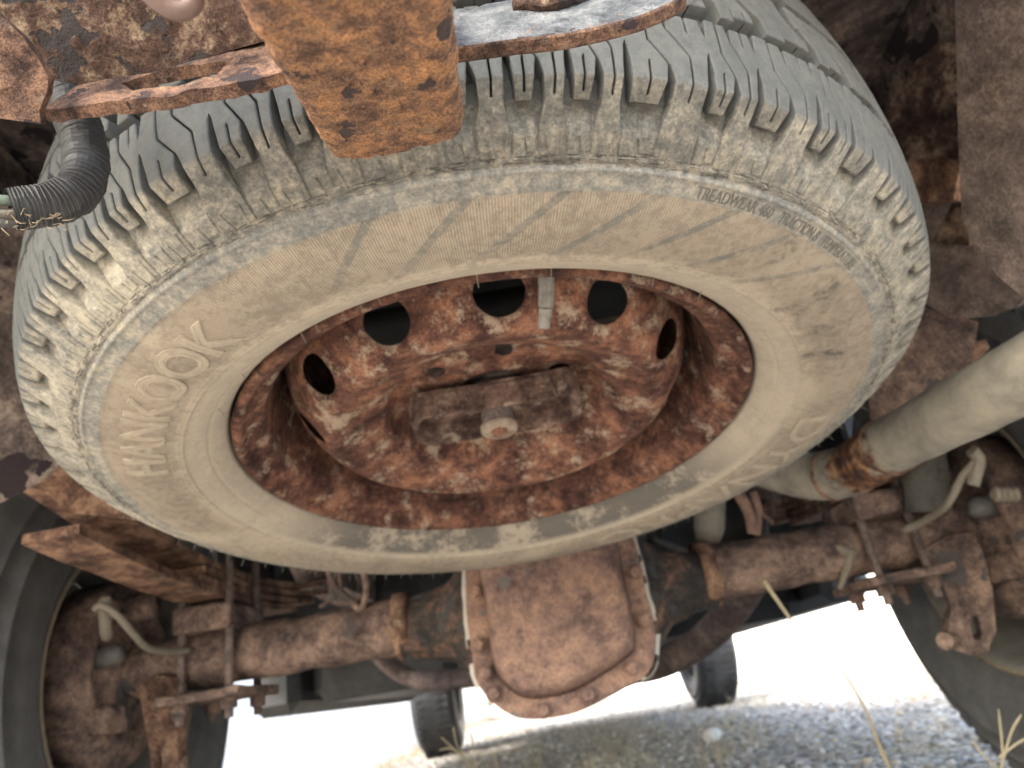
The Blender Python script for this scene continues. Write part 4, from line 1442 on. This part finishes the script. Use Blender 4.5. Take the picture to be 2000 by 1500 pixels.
# clip-on balance weight
wt = []
lr = lambda q_: float(np.interp(-q_, [-w_ for w_ in DR], dl))
for k, (l0, l1, hw, hh) in enumerate([(lr(0.179), lr(0.1595), 0.0058, 0.004), (lr(0.159), lr(0.1475), 0.0050, 0.0045)]):
    V = []
    th = R(288.6)
    for l in np.linspace(l0, l1, 6):
        for (dt, h_) in ((-hw, -0.0005), (-hw, hh * 0.6), (-hw * 0.5, hh), (hw * 0.5, hh), (hw, hh * 0.6), (hw, -0.0005)):
            q = Vector(dpt(l, th + dt / 0.17))
            V.append(q + Vector((math.cos(th) * 0.5, math.sin(th) * 0.5, -0.85)) * h_)
    F = [(j * 6 + a_, j * 6 + a_ + 1, (j + 1) * 6 + a_ + 1, (j + 1) * 6 + a_) for j in range(5) for a_ in range(5)] + [(0, 1, 2, 3, 4, 5), (35, 34, 33, 32, 31, 30)]
    wt.append((V, F))
v, f = join(wt)
mesh_obj('balance_weight', v, f, plain('lead_weight', (0.30, 0.285, 0.26), 0.6, 0.45, 160, 0.4), rim, False, world=False)

# ------------------------------------------------------------------ spare wheel carrier (hoist plate, bolt, nut)
car = empty('spare_carrier', SP, 'rusty stamped hoist plate with a fat bolt through the middle of the spare wheel', 'wheel carrier')
car.rotation_euler = (R(-TILT), 0, 0)
V = []
for (px, py) in [(-0.068, -0.029), (0.068, -0.029), (0.076, -0.019), (0.076, 0.017), (0.064, 0.028), (-0.064, 0.028), (-0.076, 0.017), (-0.076, -0.019)]:
    V.append(Vector((px, py, 0)))


def dens2(V):
    return densify(V, 0.006)


P0 = dens2(V)
loops = []
for (k_, z_) in ((1.0, 0.038), (1.0, 0.0150), (0.985, 0.0130), (0.93, 0.0130), (0.90, 0.0155), (0.875, 0.0330), (0.6, 0.0345), (0.5, 0.032)):
    loops.append([Vector((q.x * k_, q.y * (k_ if k_ > 0.6 else k_), z_)) for q in P0])
v, f = loft(loops, False, True)
M_HOIST = rust('rust_hoist_plate', 17.3, 1.6, dark=(0.05, 0.028, 0.022), mid=(0.125, 0.07, 0.052), hot=(0.24, 0.14, 0.10), bias=-0.01, dust=0.45, dustcol=(0.40, 0.325, 0.26), bump=0.5, bd=0.0008)
mesh_obj('hoist_plate', rough(v, 0.0014, 45, 1.0), f, M_HOIST, car, False, world=False)
rbox('stiffener', (-0.052, -0.0325, 0.0095), (0.054, -0.0275, 0.034), M_HOIST, car, 0.002, 2, 4, 0.0016, 60, world=False)
v, f = tube([(0, 0, 0.05), (0, 0, 0.030), (0, 0, 0.028), (0, 0, 0.008)], [0.0175, 0.0175, 0.0145, 0.0145], 28)
bolt = mesh_obj('bolt', rough(v, 0.0012, 90), f, M_FRAME2, car, True, world=False)
v, f = tube([(0, 0, 0.0095), (0, 0, 0.0080), (0, 0, 0.0035), (0, 0, 0.0021), (0, 0, 0.0021), (0, 0, 0.0060)], [0.0145, 0.0163, 0.0163, 0.0148, 0.0105, 0.0100], 32)
mesh_obj('washer_nut', rough(v, 0.0006, 120), f, plain('chalky_nut', (0.34, 0.27, 0.215), 0.85, 0.45, 110, 0.4), bolt, True, world=False)
v, f = tube([(0, 0, 0.0075), (0, 0, 0.0003), (0, 0, -0.0007)], [0.0085, 0.0085, 0.006], 6)
mesh_obj('bolt_end', v, f, M_RIM, bolt, False, world=False)

# ------------------------------------------------------------------ tow hitch
hitch = empty('tow_hitch', at(700, 100, 0.22), 'orange rusted tow hitch bar with slotted side plates hanging at the top of the view', 'tow hitch')
# bar: rounded rectangle swept from the front end back over the camera
far_c, near_c = at(777, 290, 0.266), at(672, 0, 0.172)
ax = (near_c - far_c).normalized()
W2, T = 0.0262, 0.05
side = Vector((1, 0, 0))
side = (side - ax * side.dot(ax)).normalized()
nb = side.cross(ax)
if nb.z > 0:
    nb = -nb
sec = []
rc = 0.0075
for (cx_, cz_, a0) in ((W2 - rc, -rc, 0), (W2 - rc, -T + rc, -90), (-W2 + rc, -T + rc, -180), (-W2 + rc, -rc, -270)):
    for q in range(7):
        an = R(a0 + 90 - 90 * q / 6)
        sec.append((cx_ + rc * math.cos(an), cz_ + rc * math.sin(an)))
sec = [(p_.x, p_.y) for p_ in densify([(a_, b_, 0) for a_, b_ in sec], 0.0011)]
V, F = [], []
NL = 150
for j in range(NL + 1):
    t_ = j / NL
    c_ = far_c + ax * (t_ * 0.165)
    end = max(0.0, 1 - t_ * 64 / 4)
    k_ = 1 - 0.10 * end * end
    for (a_, b_) in sec:
        # corners of the far end are rounded in plan
        push = 0.006 * max(0.0, (abs(a_) / W2 - 0.55) / 0.45) ** 2 * max(0.0, 1 - t_ * 64 / 6)
        V.append(c_ + side * (a_ * (1 - 0.02 * end)) - nb * 0 + nb * (b_ if True else 0) + ax * (push + 0.0044 * (a_ / W2) - 0.0044))
n_ = len(sec)
for j in range(NL):
    for k_ in range(n_):
        F.append((j * n_ + k_, j * n_ + (k_ + 1) % n_, (j + 1) * n_ + (k_ + 1) % n_, (j + 1) * n_ + k_))
F += [tuple(range(n_)), tuple(reversed([NL * n_ + k_ for k_ in range(n_)]))]
V2 = []
for q in V:
    h_ = 0.0007 * mnoise.noise(q * 70) + 0.0005 * mnoise.noise(q * 190) + 0.00035 * mnoise.noise(q * 420)
    fl_ = mnoise.noise(q * 75 + Vector((4, 1, 7))) + 0.5 * mnoise.noise(q * 210)
    h_ -= 0.0008 * min(1.0, max(0.0, (fl_ - 0.18) / 0.07)) + 0.0006 * min(1.0, max(0.0, (-fl_ - 0.30) / 0.06))
    sg = 1.0 if (q - far_c).dot(side) > 0 else -1.0
    V2.append(q + nb * h_ + side * sg * h_ * 0.9 + ax * (0.0016 * mnoise.noise(q * 110 + Vector((9, 0, 0))) + 0.0008 * mnoise.noise(q * 330)))
mesh_obj('hitch_bar', V2, F, M_ORANGE, hitch, True)
# slotted plates either side
n_p = Vector((0, -math.cos(R(22)), math.sin(R(22)))).normalized()
p0 = at(530, 150, 0.262)
outl = [(80, 214), (200, 202), (330, 186), (450, 165), (560, 140), (560, 70), (512, 82), (400, 112), (300, 140), (235, 152), (150, 166)]
slot = [(236, 164), (300, 140), (370, 126), (436, 119), (444, 124), (418, 148), (360, 162), (300, 172), (262, 174)]
chain_l = plate('chain_plate', [onplane(u, w, p0, n_p) for (u, w) in outl], [[onplane(u, w, p0, n_p) for (u, w) in slot]], n_p, 0.0050, M_PLATE, hitch, 0.003, 0.0011, 1.3, grid=0.005, amp=0.0008)
chain_l['label'] = 'brown slotted chain plate left of the hitch bar'
p0 = at(900, 90, 0.25)
outl = [(860, 100), (905, 92), (1000, 80), (1100, 69), (1180, 52), (1250, 33), (1310, 8), (1360, -20), (1330, -60), (1100, -30), (980, 0), (860, 30)]
chain_r = plate('chain_plate', [onplane(u, w, p0, n_p) for (u, w) in outl], [], n_p, 0.0040, M_PLATE_SKY, hitch, 0.003, 0.0011, 2.3, grid=0.005, amp=0.0012)
v, f = tube(spline([onplane(u, w, p0, n_p) + n_p * 0.0018 for (u, w) in [(1005, 16), (1040, 19), (1090, 14), (1150, -6)]], 5), [0.0012] + [0.0028] * 14 + [0.002], 10)
mesh_obj('weld_lug', rough(v, 0.0012, 300), f, M_BEAM, hitch)
chain_r['label'] = 'worn chain plate right of the hitch bar, bluish sky sheen in its colour, with a rusty edge'
# rusty lower edge of the right plate
ep = [onplane(u, w, p0, n_p) for (u, w) in [(884, 97), (950, 88), (1000, 81), (1050, 76), (1100, 70), (1140, 62), (1180, 53), (1215, 44), (1250, 34), (1280, 22), (1310, 9), (1340, -8)]]
ep = spline(ep, 6)
V, F = [], []
for q in ep:
    j_ = 0.0007 * mnoise.noise(q * 150)
    dn = Vector((0, -math.sin(R(22)), -math.cos(R(22))))
    for (a_, b_) in ((0.0004, -0.0012), (0.0008, 0.0004 + j_), (0.0002, 0.0010 + j_), (-0.0038, 0.0010 + j_), (-0.0046, 0.0002), (-0.0046, -0.0012)):
        V.append(q + n_p * a_ + dn * b_)
for i_ in range(len(ep) - 1):
    for k_ in range(5):
        F.append((i_ * 6 + k_, i_ * 6 + k_ + 1, (i_ + 1) * 6 + k_ + 1, (i_ + 1) * 6 + k_))
mesh_obj('rusted_edge', V, F, M_PLATE, chain_r)
# cross beam above the left plate
n_c = Vector((0, -0.62, -0.78)).normalized()
p0 = onplane(400, 112, at(530, 150, 0.262), n_p)
outl = [(-200, 60), (0, 120), (60, 150), (160, 166), (300, 141), (400, 113), (512, 83), (900, 0), (900, -250), (-200, -250)]
plate('cross_beam', [onplane(u, w, p0, n_c) for (u, w) in outl], [], n_c, 0.01, M_BEAM, hitch, 0.006, 0.0006, 3.3, grid=0.006, amp=0.0012)
# end gusset at the far left
n_g = Vector((0.25, -0.68, -0.68)).normalized()
p0 = at(76, 228, 0.258)
outl = [(-160, 210), (0, 229), (45, 236), (78, 242), (75, 214), (90, 178), (95, 150), (75, 112), (45, 72), (0, 28), (-60, -40), (-160, -40)]
gus = plate('end_gusset', [onplane(u, w, p0, n_g) for (u, w) in outl], [], n_g, 0.008, M_PLATE, hitch, 0.004, 0.0009, 4.3, grid=0.006, amp=0.001)
# hook loop hanging into the view at top left
hk = empty('safety_hook', at(350, 10, 0.19), 'blurred pinkish steel hook end poking into the top left', 'hook')
v, f = tube(spline([at(255, -60, 0.17), at(290, -15, 0.172), at(325, 14, 0.174), at(355, 22, 0.175), at(378, 8, 0.176), at(376, -22, 0.177), at(340, -60, 0.178)], 8), 0.0023, 14)
mesh_obj('hook', v, f, plain('hook_steel', (0.17, 0.12, 0.105), 0.6, 0.25, 90, 0.2), hk, True)

# ------------------------------------------------------------------ wiring loom
loom = empty('wiring_loom', at(170, 330, 0.31), 'black tape-wrapped wiring loom bent down and cut open at the left edge', 'wiring loom')
ctrl = [at(120, 150, 0.335), at(138, 200, 0.33), at(158, 260, 0.322), at(168, 305, 0.315), at(165, 345, 0.308), at(145, 378, 0.302), at(108, 396, 0.296), at(60, 405, 0.29), at(22, 410, 0.286)]
pts = spline(ctrl, 26)
rad = []
for i_ in range(len(pts)):
    t_ = i_ / (len(pts) - 1)
    rr = 0.0098 - 0.0014 * t_
    saw = (i_ / 5.0) % 1.0
    rad.append(rr * (1 + 0.045 * (saw - 0.5)) + 0.0003 * mnoise.noise(Vector((i_ * 0.37, 0, 0))))
v, f = tube(pts, rad, 26, False)
slv = mesh_obj('tape_sleeve', rough(v, 0.0006, 220), f, M_BLACK, loom, False)
# torn open end, inner face
v, f = tube(pts[-30:], [q * 0.90 for q in rad[-30:]], 26, False)
mesh_obj('sleeve_lining', v, f, M_DARK, loom, False)
for j, (dx, dy, c_) in enumerate([(0.000, 0.003, (0.11, 0.15, 0.125)), (0.003, -0.002, (0.09, 0.08, 0.065)), (-0.003, -0.002, (0.12, 0.095, 0.065)), (0.001, -0.005, (0.08, 0.08, 0.08))]):
    wp = [pts[-28] + xi * dx + ui * dy, pts[-12] + xi * dx + ui * dy, at(18 - 6 * j, 408, 0.284) + ui * dy * 1.1 + xi * dx, at(-25, 404 + 5 * j, 0.283) + ui * dy]
    v, f = tube(spline(wp, 6), 0.0021, 10)
    mesh_obj('wire', v, f, plain('wire_sheath_%s' % 'abcd'[j], c_, 0.6, 0.3, 200), loom, True)
# frayed straw stuck to the tape
fb = []
rg = random.Random(11)
for j in range(26):
    b_ = at(rg.uniform(0, 140), rg.uniform(418, 448), 0.281)
    d_ = Vector((rg.uniform(-1, 1), rg.uniform(-0.6, 0.2), rg.uniform(-0.5, 0.5))).normalized() * rg.uniform(0.002, 0.006)
    m_ = b_ + d_ * 0.5 + Vector((0, 0, rg.uniform(-0.0015, 0.0015)))
    v, f = tube([b_, m_, b_ + d_], [0.0002, 0.00022, 0.0001], 4)
    fb.append((v, f))
v, f = join(fb)
o = mesh_obj('straw_fray', v, f, plain('old_straw', (0.26, 0.21, 0.14), 0.8, 0.3, 300), loom)
o['kind'] = 'stuff'

# ------------------------------------------------------------------ stones, weeds, straw
rg = random.Random(21)
ico = bmesh.new()
bmesh.ops.create_icosphere(ico, subdivisions=1, radius=1.0)
IV = [q.co.copy() for q in ico.verts]
IF = [tuple(w.index for w in ff.verts) for ff in ico.faces]
ico.free()
SV, SF = [], []
for j in range(9500):
    y = 1.4 + 8.0 * rg.random() ** 1.25
    x = rg.uniform(-1.05, 0.32 * y + 1.2)
    r_ = rg.uniform(0.004, 0.012) * (1.3 if rg.random() < 0.08 else 1.0)
    z = ground_z(x, y) + r_ * 0.2
    ro = Matrix.Rotation(rg.uniform(0, 6.3), 3, 'Z') @ Matrix.Rotation(rg.uniform(0, 1), 3, 'X')
    sc_ = Vector((rg.uniform(0.8, 1.5), rg.uniform(0.7, 1.2), rg.uniform(0.45, 0.8)))
    o_ = len(SV)
    for q in IV:
        w = q * (1 + 0.25 * rg.uniform(-1, 1))
        w = ro @ Vector((w.x * sc_.x, w.y * sc_.y, w.z * sc_.z)) * r_
        SV.append((x + w.x, y + w.y, z + w.z))
    SF += [tuple(k_ + o_ for k_ in ff) for ff in IF]
gs = mesh_obj('gravel_stones', SV, SF, M_STONE)
gs['kind'] = 'stuff'
gs['label'] = 'grey and white gravel stones strewn over the ground'


def blades(n, fx, fy, hmin, hmax, wid, seed, lean=0.5):
    rg_ = random.Random(seed)
    V, F = [], []
    for j in range(n):
        x, y = fx(rg_), fy(rg_)
        z = ground_z(x, y)
        h_ = rg_.uniform(hmin, hmax)
        an = rg_.uniform(0, 2 * PI)
        le = rg_.uniform(0.1, lean) * h_
        d_ = Vector((math.cos(an), math.sin(an), 0))
        pdir = Vector((-d_.y, d_.x, 0)) * wid
        o_ = len(V)
        for t_ in (0, 0.35, 0.7):
            c_ = Vector((x, y, z)) + d_ * le * t_ * t_ + Vector((0, 0, h_ * t_))
            V += [c_ - pdir * (1 - t_ * 0.7), c_ + pdir * (1 - t_ * 0.7)]
        V.append(Vector((x, y, z)) + d_ * le + Vector((0, 0, h_)))
        F += [(o_, o_ + 1, o_ + 3, o_ + 2), (o_ + 2, o_ + 3, o_ + 5, o_ + 4), (o_ + 4, o_ + 5, o_ + 6)]
    return V, F


v, f = blades(2600, lambda g_: g_.gauss(-1.06, 0.05), lambda g_: g_.uniform(1.8, 12), 0.02, 0.09, 0.002, 3, 0.9)
o = mesh_obj('bank_grass', v, f, M_DRY)
o['kind'] = 'stuff'
o['label'] = 'dry grass fringe along the edge of the gravel'
wl = lambda t_: (4.0 - 6.2 * t_, 5.3 + 7.4 * t_)
tt_ = [random.Random(5).random() for _ in range(3000)]
V, F = [], []
rg = random.Random(6)
it = iter(tt_)
for part, matn in ((1500, M_DRY), (700, M_GREEN)):
    V, F = [], []
    for j in range(part):
        t_ = rg.random()
        x, y = wl(t_)
        x += rg.gauss(-0.12, 0.12)
        y += rg.gauss(-0.12, 0.12)
        vv, ff = blades(1, lambda g_: x, lambda g_: y, 0.02, 0.085, 0.003, j, 1.1)
        o_ = len(V)
        V += vv
        F += [tuple(k_ + o_ for k_ in q) for q in ff]
    o = mesh_obj('verge_grass', V, F, matn)
    o['kind'] = 'stuff'
    o['label'] = 'grass verge at the foot of the white panel wall'
clumps = [(rg.uniform(-0.6, 2.2), rg.uniform(1.9, 6.0)) for _ in range(60)]
V, F = [], []
for (x, y) in clumps:
    vv, ff = blades(26, lambda g_: g_.gauss(x, 0.05), lambda g_: g_.gauss(y, 0.05), 0.02, 0.10, 0.0012, int(x * 1000) + 7, 1.0)
    o_ = len(V)
    V += vv
    F += [tuple(k_ + o_ for k_ in q) for q in ff]
o = mesh_obj('ground_grass', V, F, M_DRY)
o['kind'] = 'stuff'
o['label'] = 'sparse dry grass blades growing through the gravel'
# single tall dry stems
st = empty('grass_stem', at(1745, 1520, 1.15), 'tall dry straw stem rising from the gravel beside the right road tyre', 'dry stem')
v, f = tube(spline([at(1755, 1540, 1.15), at(1715, 1450, 1.16), at(1690, 1385, 1.17), at(1640, 1300, 1.2), at(1600, 1240, 1.22)], 6), [0.0036 - 0.0026 * k_ / 24 for k_ in range(25)], 7)
mesh_obj('stem', v, f, M_DRY, st)
st = empty('grass_stem', at(1530, 1180, 1.0), 'short straight straw stuck across the right axle tube', 'dry stem')
v, f = tube([at(1493, 1137, 0.9), at(1530, 1190, 0.92), at(1560, 1232, 0.93)], [0.0030, 0.0024, 0.0015], 7)
mesh_obj('stem', v, f, M_DRY, st)
st = empty('weed', at(900, 1500, 1.3), 'feathery weed in front of the far left front tyre', 'weed')
for pp in ([(960, 1540), (915, 1490), (862, 1440)], [(915, 1490), (893, 1455), (886, 1420)], [(900, 1475), (880, 1462), (858, 1465)], [(930, 1505), (925, 1460), (918, 1430)], [(985, 1540), (972, 1500), (965, 1470)]):
    v, f = tube(spline([at(u, w, 1.3) for (u, w) in pp], 4), 0.0016, 6)
    mesh_obj('stalk', v, f, M_DRY, st)
st = empty('weed', at(1960, 1480, 1.0), 'spiky dry weed at the foot of the right road tyre', 'weed')
for pp in ([(1955, 1560), (1958, 1470), (1950, 1385)], [(1955, 1500), (1975, 1430), (1995, 1395)], [(1950, 1480), (1990, 1450), (2030, 1430)], [(1950, 1500), (1915, 1470), (1900, 1445)]):
    v, f = tube(spline([at(u, w, 0.98) for (u, w) in pp], 4), [0.0016] * 8 + [0.0008], 6)
    mesh_obj('stalk', v, f, M_DRY, st)
bm = bmesh.new()
bmesh.ops.create_icosphere(bm, subdivisions=3, radius=1.0)
c_ = atx(1393, 1443, 0.5)
for q in bm.verts:
    w = q.co * (1 + 0.18 * mnoise.noise(q.co * 2))
    q.co = Vector((w.x * 0.035 + 0.5, w.y * 0.03 + c_.y, w.z * 0.026 + 0.02))
o = bm_obj('white_stone', bm, plain('white_quartz', (0.7, 0.7, 0.69), 0.7, 0.1, 30, 0.2), None, True)
tag(o, 'white stone lying on the gravel right of the far front tyre', 'stone')
bm = bmesh.new()
bmesh.ops.create_icosphere(bm, subdivisions=3, radius=1.0)
for q in bm.verts:
    w = q.co * (1 + 0.25 * mnoise.noise(q.co * 1.7))
    q.co = Vector((w.x * 0.32 - 0.75, w.y * 0.25 + 9.6, w.z * 0.16 + 0.06))
o = bm_obj('boulder', bm, plain('tan_rock', (0.5, 0.46, 0.4), 0.9, 0.2, 8, 0.5), None, True)
tag(o, 'pale tan rock at the grassy edge beyond the left front tyre', 'rock')
